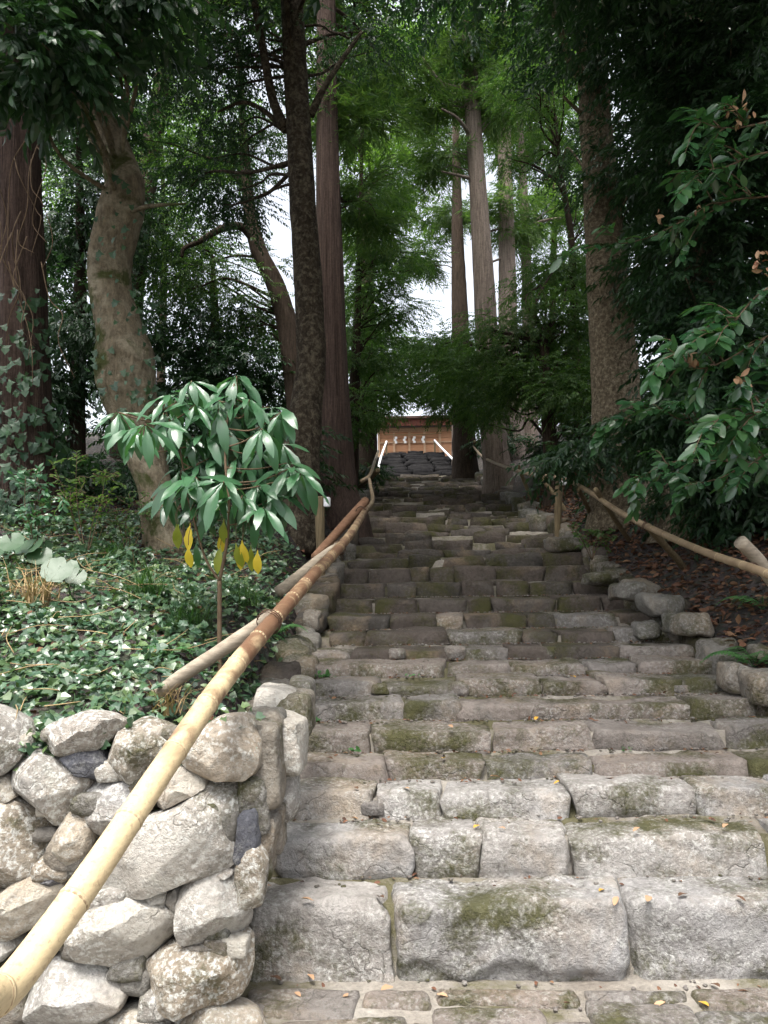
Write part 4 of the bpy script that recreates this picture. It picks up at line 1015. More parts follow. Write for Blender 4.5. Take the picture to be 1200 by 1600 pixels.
# the inner and rear whorls of the crown, too hidden to pick apart
rb = MB()
for k in range(30):
    zx, zy = R.uniform(300, 960), R.uniform(200, 690)
    if zy > 480 and zx < 430: zx += 200
    px, py = zpx(zx, zy); c = sp(px, py, R.uniform(.05, .38))
    for j in range(9):
        an = j * 2 * math.pi / 9 + R.uniform(-.3, .3); el = R.uniform(-1.2, .05)
        d = np.array([[math.cos(an) * math.cos(el), math.sin(an) * math.cos(el), math.sin(el)]])
        V, Q = long_leaf(k * 9 + j, 1., .22, 7, R.uniform(.3, 1.2)); m3 = rot_frames(d, np.array([[rng.normal() * .2, -.8, 1.]]))[0]
        rb.add(V @ m3.T * .23 * R.uniform(.6, 1.15) + c, Q=Q)
    a = fk[np.argmin(np.linalg.norm(fk - c, axis=1))]; V, T, Q = tube([a, (a + c) / 2 + np.array([0, 0, -.02]), c], [.0045, .004, .003], 5, 4); bm.add(V, T, Q)
rb.build('inner_foliage', M['gloss'], sap)['kind'] = 'stuff'
for zx, zy, mk_, n in [(480, 760, 'yellowgreen', 2), (535, 755, 'yellow', 1), (525, 850, 'yellow', 1), (565, 830, 'gloss', 1), (675, 740, 'yellowgreen', 1), (685, 780, 'yellow', 1), (668, 850, 'yellowgreen', 1), (730, 840, 'yellowgreen', 1), (765, 830, 'yellow', 2), (792, 850, 'yellowgreen', 1), (825, 870, 'yellow', 1)]:
    for _ in range(n):
        px, py = zpx(zx + R.uniform(-8, 8), zy); c = sp(px, py, R.uniform(-.1, .06))
        d = np.array([R.uniform(-.15, .15), R.uniform(-.25, .1), -1]); add_leaf(sap, c, d, (R.uniform(-.3, .3), -1., .1), .16 * R.uniform(.85, 1.1), mk_)
        V, T, Q = tube([c, c + np.array([R.uniform(-.01, .01), .0, .07]), sp(352, 720) * .25 + c * .75 + np.array([0, 0, .09])], [.0018, .0018, .002], 5, 4); bm.add(V, T, Q)
bm.build('stem', M['twig'], sap)

# ------------------------------------------------------------------ ground cover left: ivy, grass, ferns, seedlings
IV, IT = leaf_tpl(.95, 'ivy', .12); OV, OT = leaf_tpl(.55, 'oval', .12, .15)
def bank_points(n, x0, x1, y0, y1, dens=None):
    out = []
    while len(out) < n:
        x, y = rng.uniform(x0, x1), rng.uniform(y0, y1)
        if dens and rng.uniform() > dens(x, y): continue
        out.append((x, y, ground(x, y)))
    return np.array(out)
def dens_ivy(x, y):
    n = mnoise.noise(Vector((x * 1.6, y * 1.6, 8)))
    edge = sstep((-.72 - x) / .3)
    return edge * max(.05, min(1, .75 + .9 * n)) * (1 if y < 6 else .6)
mb = MB()
p = bank_points(23000, -5, -.74, 3.04, 7.6, dens_ivy); n = len(p)
hh = np.array([abs(mnoise.noise(Vector((x * 2.2, y * 2.2, 4)))) for x, y, _ in p])
p[:, 2] += rng.uniform(0, 1, n) ** 1.3 * (.05 + .22 * hh) + .01
d = rng.normal(size=(n, 3)); d[:, 2] = d[:, 2] * .35 - .25; d[:, 1] -= .35
up = rng.normal(size=(n, 3)) * .45 + np.array([0, -.45, 1.])
M3 = rot_frames(d, up); s = rng.uniform(.028, .062, n)
h = rng.uniform(size=n) < .6
mb.add(*scatter(IV, IT, p[h], M3[h], s[h])); mb.add(*scatter(OV, OT, p[~h], M3[~h], s[~h] * 1.1))
# ivy spilling over the wall top
q = []
for _ in range(620):
    px = rng.uniform(-30, 120) if rng.uniform() < .6 else rng.uniform(120, 400); c = wall_pt(px, 1120); zt = 1.0 + rng.normal() * .035 + (.08 * max(0, mnoise.noise(Vector((px * .013, 2, 0)))))
    q.append((c.x, 3.04 + rng.uniform(-.10, .16), zt))
q = np.array(q); n = len(q); d = rng.normal(size=(n, 3)); d[:, 2] -= .5; d[:, 1] -= .4
mb.add(*scatter(IV, IT, q, rot_frames(d, rng.normal(size=(n, 3)) * .4 + np.array([0, -.8, .8])), rng.uniform(.025, .05, n)))
o = mb.build('ivy_cover', M['ivy'], smooth=False); tag(o, 'dense small ivy and creeping leaves covering the bank above the wall', 'ivy', kind='stuff')

# ivy climbing on trunks
def climb(name, label, path, Y, n, w, leaf, y0, y1):
    mb = MB(); pts = [np.array(P(a, b, Y)) for a, b in path]; c = catmull(pts, 20)
    pos, dirs, ups, scs = [], [], [], []
    for _ in range(n):
        k = rng.integers(0, len(c)); an = rng.uniform(math.pi * .85, math.pi * 2.15)
        if mnoise.noise(Vector((an * 1.2, c[k][2] * 1.6, 3.3))) < rng.uniform(-.6, .12): continue
        if rng.uniform() > .35 + .75 * k / len(c): continue
        rr = w * rng.uniform(1.0, 1.4); nrm = np.array([math.cos(an), math.sin(an), 0])
        pos.append(c[k] + nrm * rr + np.array([0, 0, rng.uniform(-.05, .05)])); dirs.append(np.array([rng.normal() * .6, nrm[1] * .3, -1])); ups.append(nrm + rng.normal(size=3) * .35 + np.array([0, 0, .35])); scs.append(leaf * rng.uniform(.4, 1.25))
    mb.add(*scatter(IV, IT, np.array(pos), rot_frames(np.array(dirs), np.array(ups)), np.array(scs)))
    o = mb.build(name, M['ivy_shade'], smooth=False); tag(o, label, 'ivy', kind='stuff')
climb('climbing_ivy', 'large ivy leaves climbing the left edge cedar trunk', [(30, 470), (35, 600), (42, 720), (46, 860)], 7.0, 1500, .30, .085, 0, 0)
climb('climbing_ivy', 'sparse ivy leaves on the gnarled pale trunk', [(190, 300), (186, 400), (196, 510), (206, 600), (215, 650)], 6.5, 420, .27, .06, 0, 0)

vn = MB()
for k in range(16):
    x0, y0 = R.uniform(-20, 70), R.uniform(180, 420); pp = [np.array(P(x0, y0, 6.72 - R.uniform(0, .15)))]
    for j in range(4):
        x0 += R.uniform(-22, 26); y0 += R.uniform(15, 70); pp.append(np.array(P(x0, y0, 6.70 - R.uniform(0, .22))))
    V, T, Q = tube(pp, [.006, .005, .0045, .004, .003], 5, 6); vn.add(V, T, Q)
o = vn.build('dry_vines', M['twig']); tag(o, 'brown leafless vine strands hanging on the left edge cedar trunk', 'vines', kind='stuff')
def grass_clump(x, y, n, L, label, matk='grass', name='grass_clump', spread=.1):
    mb = MB(); z = ground(x, y)
    for _ in range(n):
        an = rng.uniform(0, 6.28); l = L * rng.uniform(.6, 1.1); lean = rng.uniform(.35, 1.0); b = np.array([x, y, z]) + np.array([rng.normal(), rng.normal(), 0]) * spread * .5
        dr = np.array([math.cos(an), math.sin(an), 0]); sd = np.array([-dr[1], dr[0], 0]) * rng.uniform(.003, .006)
        V = []
        for t in (0, .35, .7, 1.):
            c = b + dr * l * lean * t ** 1.4 + np.array([0, 0, l * (t * 1.0 - .75 * lean * t * t)]); ww = 1 - t * .92
            V += [c - sd * ww, c + sd * ww]
        mb.add(np.array(V), Q=[(0, 1, 3, 2), (2, 3, 5, 4), (4, 5, 7, 6)])
    o = mb.build(name, M[matk], smooth=False); tag(o, label, 'grass')
for px, py, Y, n, L, lab in [(225, 915, 5.0, 150, .40, 'arching clump of thin dark grass left of the sapling stem'), (300, 945, 4.6, 130, .34, 'fine grass clump just left of the sapling foot'), (380, 905, 5.3, 90, .32, 'grass clump in the shade right of the sapling'),
                             (420, 1040, 3.95, 110, .22, 'short grass clump on the bank edge below the bamboo'), (180, 830, 6.0, 140, .35, 'dark grass clump at the foot of the gnarled tree')]:
    c = P(px, py, Y); grass_clump(c.x, c.y, n, L, lab)
c = P(255, 1060, 3.5); grass_clump(c.x, c.y, 60, .26, 'tuft of dry straw coloured grass beside the wooden post', 'straw', 'dry_grass')
c = P(55, 960, 4.6); grass_clump(c.x, c.y, 130, .42, 'hanging bundle of withered brown stems at far left', 'straw', 'withered_plant', .12)

def fern(px, py, Y, n, L, label, face=0.):
    c = P(px, py, Y); z = ground(c.x, c.y); base = empty('fern', (c.x, c.y, z), label, 'fern')
    for k in range(n):
        an = face + (k / n - .5) * 5.2 + R.uniform(-.2, .2); mb = MB(); dr = np.array([math.sin(an), -math.cos(an), 0]); l = L * R.uniform(.75, 1.1)
        prev = None; sd = np.array([-dr[1], dr[0], 0])
        for j in range(17):
            t = j / 16; q = np.array([c.x, c.y, z]) + dr * l * t * .85 + np.array([0, 0, l * (1.0 * t - .95 * t * t)])
            pl = l * .26 * math.sin(math.pi * min(1, (t * .93 + .09))) ** .8 * (1 - t * .35)
            if j > 1:
                for s in (-1, 1):
                    tip = q + sd * s * pl + dr * pl * .35 + np.array([0, 0, -pl * .25]); wd = dr * l * .022
                    mb.add(np.array([q - wd, q + (tip - q) * .5 - wd, tip, q + (tip - q) * .5 + wd, q + wd]), T=[(0, 1, 4), (1, 3, 4), (1, 2, 3)])
            prev = q
        st_ = [np.array([c.x, c.y, z]) + dr * l * t * .85 + np.array([0, 0, l * (1.0 * t - .95 * t * t)]) for t in (0, .25, .5, .75, 1.)]
        V, T, Q = tube(st_, [.003, .003, .0025, .002, .001], 4, 4); mb.add(V, T, Q)
        mb.build('frond', M['fern'], base, smooth=False)['kind'] = 'stuff'
fern(1175, 985, 4.9, 7, .42, 'bright green fern on the right bank at the picture edge', -.4)
fern(1190, 930, 5.4, 6, .34, 'smaller fern under the handrail at the right edge', -.3)
fern(385, 925, 4.9, 8, .34, 'dark fern in the shade right of the sapling stem')
fern(430, 880, 5.6, 7, .34, 'dark fern under the second wooden post')
fern(265, 1000, 4.05, 6, .20, 'small yellow-green fern in the ivy near the wooden post')
fern(1000, 880, 6.9, 6, .18, 'tiny fern among dead leaves right of the steps')

def round_leaf_plant(px, py, Y, leaves, size, label):
    c = P(px, py, Y); z = ground(c.x, c.y); base = empty('round_leaf_plant', (c.x, c.y, z), label, 'plant')
    for k in range(leaves):
        an = R.uniform(0, 6.28); rr = R.uniform(.03, .14); q = np.array([c.x + rr * math.cos(an), c.y + rr * math.sin(an) * .7 - .05, z + R.uniform(.12, .24)]); s = size * R.uniform(.7, 1.1)
        V = [(0, 0, 0)]; m = 22
        for j in range(m):
            a = -math.pi / 2 + .18 + (2 * math.pi - .36) * j / (m - 1); r_ = s * (1 + .05 * math.sin(j * 2.4)); V.append((r_ * math.cos(a), r_ * math.sin(a), .02 * s * math.sin(j * 1.3) + .10 * s))
        V = np.array(V); T = [(0, j + 1, j + 2) for j in range(m - 1)]
        M3 = rot_frames(np.array([[R.uniform(-.5, .5), -.6, -.7]]), np.array([[R.uniform(-.4, .4), -.8, .9]]))[0]
        mb = MB(); mb.add(V @ M3.T + q, T=T); mb.build('leaf', M['ivy_shade'], base)
        mb = MB(); Vt, Tt, Qt = tube([(c.x, c.y, z - .02), (c.x + (q[0] - c.x) * .4, c.y, z + .1), q], [.004, .0035, .003], 5, 4); mb.add(Vt, Tt, Qt); mb.build('stalk', M['fern'], base)
round_leaf_plant(112, 925, 4.7, 3, .085, 'plant with large round glossy leaves in the ivy below the grass')
round_leaf_plant(22, 870, 5.2, 3, .09, 'plant with large round leaves at the far left edge')
round_leaf_plant(62, 855, 5.3, 3, .08, 'round leaved plant behind the withered stems')

def small_shrub(px, py, Y, tips, label, matk, leaf=.05):
    global bm, lm_
    c = P(px, py, Y); z = ground(c.x, c.y); base = empty('small_shrub', (c.x, c.y, z), label, 'shrub')
    bm, lm_ = MB(), MB()
    pb = P(px, py, Y)
    for tx, ty in tips:
        leafy_twig([(px, py + 25), ((px + tx) / 2 + R.uniform(-10, 10), (py + ty) / 2), (tx, ty)], Y, Y + R.uniform(-.25, .25), leaf, .03, .005, .7)
        for _ in range(3):
            t = R.uniform(.5, 1); ax, ay = px + (tx - px) * t, py + (ty - py) * t
            leafy_twig([(ax, ay), (ax + R.uniform(-25, 25), ay - R.uniform(0, 18)), (ax + R.uniform(-45, 45), ay + R.uniform(-22, 14))], Y, Y + R.uniform(-.15, .15), leaf, .028, .003)
    bm.build('stems', M['twig'], base)['kind'] = 'stuff'; lm_.build('foliage', M[matk], base, smooth=False)
small_shrub(135, 850, 6.0, [(80, 720), (120, 705), (165, 735), (180, 760), (110, 760)], 'thin twiggy shrub with yellow-green leaves at the foot of the gnarled tree', 'leaf_light')
small_shrub(55, 850, 5.3, [(40, 745), (60, 730), (75, 770), (30, 790), (55, 800)], 'small bright glossy shrub in front of the ivy clad cedar', 'gloss', .06)
small_shrub(200, 850, 6.2, [(170, 790), (210, 775), (235, 800), (190, 815)], 'low leafy shrub between grass and the gnarled trunk', 'leaf_mid')
small_shrub(925, 850, 7.6, [(900, 832), (925, 825), (950, 835), (940, 850)], 'tiny dark seedling among dead leaves on the right bank', 'leaf_mid')

def weed(px, py, n, L, label):
    best = None; ray = P(px, py, 1.) - CAM
    for k in range(13):
        Y = (steps[k][1] - 1.6) / ray.z if abs(ray.z) > 1e-5 else 0; e = abs(Y - steps[k + 1][0] + .02)
        if Y > 0 and (best is None or e < best[0]): best = (e, steps[k + 1][0] - .015, steps[k][1])
    c = np.array([P(px, py, best[1]).x, best[1], best[2]]); mb = MB()
    d = rng.normal(size=(n, 3)); d[:, 2] = rng.uniform(.1, .9, n); d[:, 1] -= .5
    mb.add(*scatter(OV, OT, c + rng.normal(size=(n, 3)) * np.array([.02, .008, .006]) + np.array([0, 0, .01]), rot_frames(d, rng.normal(size=(n, 3)) * .3 + np.array([0, -.6, 1.])), rng.uniform(.5, 1.1, n) * L))
    o = mb.build('weed', M['fern'], smooth=False); tag(o, label, 'weed', 'weeds in the step joints')
for px, py, n, L, lab in [(556, 1186, 14, .035, 'small green weed in a joint near the left end of the fifth step'), (505, 1052, 16, .05, 'broad green weed at the left edge of the steps beside the kerb'), (1148, 1078, 16, .04, 'green weed by the boulders at the right edge of the steps'),
                          (980, 1180, 8, .025, 'tiny weed in the middle right of the steps'), (490, 1135, 14, .035, 'weed sprouting from the left end of the sixth step'), (640, 1060, 8, .028, 'tiny weed in the middle of the steps')]:
    weed(px, py, n, L, lab)
# ------------------------------------------------------------------ dead leaves
DV, DT = leaf_tpl(.5, 'oval', .10, .15)
mb = MB()
def dens_l(x, y): return 1. if x < 3.6 else .5
p = bank_points(18500, XR + .04, 5.5, 1.5, 13.5, dens_l); n = len(p); p[:, 2] += rng.uniform(.003, .045, n)
d = rng.normal(size=(n, 3)); d[:, 2] *= .25; mb.add(*scatter(DV, DT, p, rot_frames(d, rng.normal(size=(n, 3)) * .5 + np.array([0, -.1, 1.])), rng.uniform(.035, .085, n)))
p = bank_points(5200, -4.5, -.66, 3.06, 11, lambda x, y: 1. if (y > 5.5 or x > -1.0) else .35); n = len(p); p[:, 2] += rng.uniform(.003, .04, n)
d = rng.normal(size=(n, 3)); d[:, 2] *= .25; mb.add(*scatter(DV, DT, p, rot_frames(d, rng.normal(size=(n, 3)) * .5 + np.array([0, -.1, 1.])), rng.uniform(.03, .07, n)))
o = mb.build('leaf_litter', M['litter'], smooth=False); tag(o, 'reddish brown dead leaves carpeting the banks beside the steps', 'dead leaves', kind='stuff')
# grit and crumbs of leaf gathered in the corners of the steps
mb = MB(); GV, GQ = rbox(1, .8, .55, .7, .35, 3.3, .15); gp, lp = [], []
for _ in range(2600):
    k = max(int(rng.integers(-1, 12)), int(rng.integers(-1, 12)) if rng.uniform() < .8 else -1); x = rng.uniform(XL, XR)
    d0, z0 = (2.35, 0.012) if k < 0 else (steps[k][0], steps[k][1]); d1 = steps[k + 1][0]
    y = d1 - abs(rng.normal()) * (.05 if k >= 0 else .09) - .004
    if y < d0: continue
    (gp if rng.uniform() < .55 else lp).append((x, y, z0 + .006))
for _ in range(50): gp.append((rng.uniform(-1.0, 2.2), rng.uniform(2.4, 3.2), .014))
gp, lp = np.array(gp), np.array(lp)
n = len(gp); mb.add(*[a if i_ == 0 else None for i_, a in enumerate((scatter(GV, GQ, gp, rot_frames(rng.normal(size=(n, 3)) * np.array([1, 1, .2]), np.array([[0, 0, 1.]] * n)), rng.uniform(.003, .011, n))[0], 0))][:1], Q=scatter(GV, GQ, gp, np.array([np.eye(3)] * n), np.ones(n))[1])
o = mb.build('grit', M['step']); tag(o, 'loose grit and pebbles in the corners of the steps', 'grit', kind='stuff')
mb = MB(); n = len(lp); d = rng.normal(size=(n, 3)); d[:, 2] *= .2
mb.add(*scatter(DV, DT, lp, rot_frames(d, rng.normal(size=(n, 3)) * .35 + np.array([0, -.2, 1.])), rng.uniform(.012, .034, n)))
o = mb.build('leaf_crumbs', M['litter'], smooth=False); tag(o, 'crumbled dead leaves caught at the back of the stone treads', 'dead leaves', kind='stuff')
# dry stems lying in the ivy
mb = MB()
for p_ in bank_points(170, -4.2, -.85, 3.1, 6.2):
    an = rng.uniform(0, 6.28); l = rng.uniform(.12, .4); dv = np.array([math.cos(an), math.sin(an), rng.uniform(-.1, .45)]) * l; q = np.array(p_) + np.array([0, 0, rng.uniform(.03, .16)])
    V, T, Q = tube([q, q + dv * .5 + rng.normal(size=3) * .02, q + dv], [.0028, .0024, .0012], 4, 3); mb.add(V, T, Q)
o = mb.build('dry_stems', M['straw']); tag(o, 'thin dry stems and twigs lying over the ivy on the bank', 'twigs', kind='stuff')
# single leaves on the steps
fl = {}
for mk_ in ('litter', 'litter_y', 'litter_t'):
    o = link_mesh('fallen_leaf', DV, DT, M[mk_]); fl[mk_] = o.data; bpy.data.objects.remove(o)
def tread(px, py):
    """the tread (or landing) a pixel falls on"""
    for k in range(len(steps), 0, -1):
        pass
    best = None
    ray = P(px, py, 1.) - CAM
    levels = [(1.2, 3.16, .03)] + [(steps[k][0] + .02, steps[k + 1][0] - .02, steps[k][1] + .012) for k in range(13)]
    for y0, y1, z in levels:
        if abs(ray.z) < 1e-6: continue
        Y = (z - 1.6) / ray.z
        if Y <= 0: continue
        e = max(0, y0 - Y, Y - y1)
        if best is None or e < best[0]: best = (e, min(max(Y, y0), y1), z)
    return P(px, py, best[1]).x, best[1], best[2]
LEAVES = [(692, 1188, 'litter_y'), (765, 1210, 'litter_t'), (965, 1222, 'litter'), (875, 1222, 'litter_y'), (740, 1296, 'litter_y'), (790, 1297, 'litter_t'), (936, 1395, 'litter_y'), (965, 1414, 'litter_t'), (1015, 1405, 'litter_t'), (1060, 1408, 'litter'),
          (1150, 1416, 'litter'), (1125, 1545, 'litter'), (1170, 1552, 'litter'), (1040, 1568, 'litter_t'), (1108, 1575, 'litter_y'), (880, 1570, 'litter'), (700, 1560, 'litter_t'), (535, 1560, 'litter_t'), (595, 1550, 'litter_t'), (415, 1387, 'litter_t'), (470, 1412, 'litter_t'), (600, 1410, 'litter'),
          (485, 1066, 'litter'), (640, 1240, 'litter_t'), (560, 1282, 'litter_t'), (1130, 1300, 'litter_t'), (1000, 1295, 'litter_t'), (840, 1120, 'litter_y'), (700, 1140, 'litter_t'), (1050, 1140, 'litter'), (900, 1060, 'litter_y'), (620, 1060, 'litter_t'), (520, 1190, 'litter'), (560, 1240, 'litter'), (470, 1560, 'litter_t'), (440, 1530, 'litter'), (490, 1490, 'litter_t')]
LL = {'litter': ('small dark red-brown dead leaf lying on the stone steps', 'dark dead leaves on the steps'), 'litter_y': ('small bright yellow leaf fallen on the stone steps', 'yellow leaves on the steps'), 'litter_t': ('small pale tan dead leaf lying on the stone steps', 'tan dead leaves on the steps')}
ORD = ['first', 'second', 'third', 'fourth', 'fifth', 'sixth', 'seventh', 'eighth', 'ninth', 'tenth', 'eleventh', 'twelfth', 'thirteenth', 'fourteenth']
COLN = {'litter': 'red-brown', 'litter_y': 'yellow', 'litter_t': 'tan'}
spots = {}
for px, py, mk_ in LEAVES:
    x, y, z = tread(px, py); spots.setdefault((round(z, 3), mk_), []).append(x)
levels_ = [round(.03, 3)] + [round(z_ + .012, 3) for _, z_ in steps]
for px, py, mk_ in LEAVES:
    x, y, z = tread(px, py); row = sorted(spots[(round(z, 3), mk_)]); kk = levels_.index(round(z, 3))
    where = 'paved landing' if kk == 0 else ORD[kk - 1] + ' stone step from the bottom'
    lab_ = 'small ' + COLN[mk_] + ' fallen leaf on the ' + where + (', ' + ORD[row.index(x)] + ' from the left' if len(row) > 1 else '')
    o = bpy.data.objects.new('fallen_leaf', fl[mk_]); COL.objects.link(o)
    o.location = (x, y, z + .006); s = R.uniform(.035, .065); o.scale = (s * R.uniform(.7, 1), s, s); o.rotation_euler = (R.uniform(-.2, .2), R.uniform(-.25, .25), R.uniform(0, 6.28)); tag(o, lab_, 'leaf', LL[mk_][1])

# ------------------------------------------------------------------ handrails
NODES = []
def cane(pts, rads, node=.3, ns=14):
    """bamboo culm: straight internodes with raised nodes"""
    pr = np.hstack([np.asarray(pts, float), np.asarray(rads)[:, None]]); c = catmull(pr, 40)
    seg = np.linalg.norm(np.diff(c[:, :3], axis=0), axis=1); s = np.concatenate([[0], np.cumsum(seg)])
    ts = [0.]
    q = node * .6
    NODES.clear()
    while q < s[-1]:
        at = lambda u: np.array([np.interp(u, s, c[:, k_]) for k_ in range(4)])
        a_, b_ = at(max(0, q - .02)), at(min(s[-1], q + .02)); ax_ = b_[:3] - a_[:3]; NODES.append((at(q)[:3], ax_ / np.linalg.norm(ax_), at(q)[3]))
        for e, _ in ((-.02, 0), (-.008, 0), (0, 0), (.006, 0), (.02, 0)): ts.append(q + e)
        for f in (.25, .5, .75): ts.append(q + node * f)
        q += node * R.uniform(.85, 1.15)
    ts = np.unique(np.clip(ts, 0, s[-1])); nodes_ = []
    V = np.stack([np.interp(ts, s, c[:, k]) for k in range(4)], 1)
    # radius profile: groove and ridge at nodes
    q = node * .6
    rs = V[:, 3].copy()
    # find clusters by spacing
    for k in range(2, len(ts) - 2):
        if abs(ts[k] - ts[k - 1] - .008) < .0008 and abs(ts[k + 1] - ts[k] - .006) < .0008: rs[k - 1] *= 1.0; rs[k] *= 1.05; rs[k + 1] *= .985
    return tube(V[:, :3], rs, ns, 2)
def pole_obj(parent, pts, rads, mat, node=.3, name='pole'):
    mb = MB(); V, T, Q = cane(pts, rads, node); mb.add(V, T, Q); o = mb.build(name, mat, parent)
    for c, ax, r in NODES:                 # the raised ring at each joint
        for off, rr_, hw, mk_ in ((0., 1.035, .004, 'node_pale'), (-.0065, 1.015, .002, 'node_dark')):
            c2 = c + ax * off; q0, q1 = c2 - ax * hw, c2 + ax * hw
            V, T, Q = tube([q0 - ax * .002, q0, q1, q1 + ax * .002], [r * .96, r * rr_, r * rr_, r * .96], 16, 1); rb = MB(); rb.add(V, T, Q); rb.build('node', M[mk_], parent)
    return o
def log_obj(parent, a, b, r0, r1, mat, name='post'):
    a, b = np.array(a), np.array(b); mb = MB()
    V, T, Q = tube([a, a * .66 + b * .34 + rng.normal(size=3) * .006, a * .33 + b * .67 + rng.normal(size=3) * .006, b], [r0, r0 * .98, r1, r1], 14, 6, .06, 9.); mb.add(V, T, Q); return mb.build(name, mat, parent)
def wire_obj(parent, c, axis, r, turns=3):
    c, axis = np.array(c), np.array(axis, float); axis /= np.linalg.norm(axis); u = np.cross(axis, [0, 0, 1.]); u /= np.linalg.norm(u); w = np.cross(axis, u)
    pts = [c + (u * math.cos(t) + w * math.sin(t)) * r + axis * .012 * t / 6.28 for t in np.linspace(0, turns * 6.28, turns * 12)]
    mb = MB(); V, T, Q = tube(pts, [.0022] * len(pts), 5, 1); mb.add(V, T, Q); return mb.build('wire_tie', M['wire'], parent)

rl = empty('bamboo_handrail', (-.8, 2.9, 0), 'thick scorched bamboo handrail on leaning posts left of the steps', 'handrail')
near = [(-115, 1690, 1.45), (20, 1535, 1.75), (140, 1372, 2.0), (262, 1190, 2.4), (345, 1070, 2.8), (420, 978, 3.35), (490, 898, 4.2), (545, 838, 5.6), (574, 792, 7.6)]
pts = [np.array(P(*q)) for q in near]
e0 = pts[0] + (pts[0] - pts[1]) * 2.1; e0[2] = .0
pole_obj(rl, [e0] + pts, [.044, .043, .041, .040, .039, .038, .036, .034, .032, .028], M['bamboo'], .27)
# posts: leaning logs driven into the bank
def post_at(parent, a, b, Ya, Yb, w, mat, fixed=False):
    B = P(*b, Yb); best = (9, Ya)
    for yy in np.linspace(Yb - .8, Yb + 1.6, 49):
        A = P(*a, yy); e = abs(A.z - ground(A.x, A.y)) + .12 * abs(yy - Yb)
        if e < best[0]: best = (e, yy)
    A = P(*a, Ya if fixed else best[1]); d = (A - B).normalized(); A2 = np.array(A) + np.array(d) * .10
    log_obj(parent, A2, B, w * .52 * MPP(Ya), w * .5 * MPP(Yb), mat)
post_at(rl, (245, 1088), (425, 963), 3.30, 3.42, 23, M['log'])
post_at(rl, (452, 912), (531, 853), 4.9, 5.2, 17, M['log'], True)
post_at(rl, (500, 862), (571, 783), 6.5, 7.4, 14, M['log_red'], True)
for (px, py, Y, r_) in [(418, 975, 3.38, .055), (528, 858, 5.15, .048), (563, 800, 7.1, .045)]:
    c = P(px, py, Y); wire_obj(rl, c, (.3, 1, .5), r_)
# upper canes on the left
pole_obj(rl, [np.array(P(*q)) for q in [(570, 800, 7.4), (582, 782, 9.), (579, 760, 10.5), (577, 748, 11.5)]], [.026, .025, .024, .022], M['cane'])
pole_obj(rl, [np.array(P(*q)) for q in [(565, 752, 11.), (578, 742, 13.), (586, 720, 15.5), (591, 705, 18.5)]], [.03, .03, .028, .026], M['cane'])
post_at(rl, (556, 765), (590, 735), 11.5, 13.5, 8, M['stump']); post_at(rl, (553, 748), (584, 728), 13.5, 15.5, 6, M['stump'])

rr = empty('bamboo_handrail', (2.2, 6, 1), 'slender curved bamboo handrail on leaning stakes right of the steps', 'handrail')
pole_obj(rr, [np.array(P(*q)) for q in [(1290, 940, 4.0), (1200, 897, 4.4), (1100, 862, 5.2), (1010, 822, 6.3), (960, 795, 7.1), (915, 765, 8.3), (875, 747, 9.8), (830, 741, 11.4)]], [.027, .027, .026, .026, .026, .026, .026, .026], M['cane'], .3)
pole_obj(rr, [np.array(P(*q)) for q in [(841, 745, 11.2), (800, 733, 13.), (770, 722, 15.), (752, 712, 17.), (739, 697, 19.5)]], [.032, .031, .030, .028, .024], M['cane'], .4)
for a, b, Ya, Yb, w, mt in [((1215, 915), (1156, 846), 4.9, 4.75, 21, 'log'), ((1068, 888), (1012, 822), 6.4, 6.25, 11, 'stump'), ((985, 846), (930, 764), 7.7, 7.5, 8, 'stump'), ((930, 822), (903, 763), 8.6, 8.5, 7, 'stump'),
                            ((882, 798), (838, 730), 11.2, 11.3, 7, 'stump'), ((832, 783), (809, 727), 12.8, 12.8, 6, 'stump'), ((743, 742), (742, 690), 19.3, 19.3, 6, 'stump')]:
    post_at(rr, a, b, Ya, Yb, w, M[mt], Ya < 6)
c = P(1290, 940, 4.0); log_obj(rr, (c.x + .03, c.y, ground(c.x, c.y) - .1), (c.x + .03, c.y, c.z + .08), .035, .032, M['log'])
for (px, py, Y, r_) in [(1012, 824, 6.28, .036), (838, 741, 11.3, .036), (1180, 890, 4.6, .036)]:
    wire_obj(rr, P(px, py, Y), (-.3, 1, .3), r_)

for lab, pp, st in [('white taped handrail left of the dark upper steps', [(592, 741, 20.5), (592, 728, 21.5), (596, 712, 23), (604, 690, 25.5)], [(592, 741, 20.5), (604, 690, 25.5)]),
                    ('white taped handrail right of the dark upper steps', [(722, 735, 20.8), (716, 725, 21.6), (706, 716, 22.6), (690, 700, 24.4), (679, 688, 25.8)], [(722, 735, 20.8), (679, 688, 25.8)])]:
    c0 = P(*pp[0]); base = empty('taped_handrail', (c0.x, c0.y, c0.z), lab, 'handrail')
    mb = MB(); V, T, Q = tube([np.array(P(*q)) for q in pp], [.032] * len(pp), 10, 6, .06, 8.); mb.add(V, T, Q); mb.build('rail', M['tape'], base)
    for q in st:
        c = P(*q); log_obj(base, (c.x, c.y, ground(c.x, c.y) - .1), (c.x, c.y, c.z), .035, .03, M['stump'])

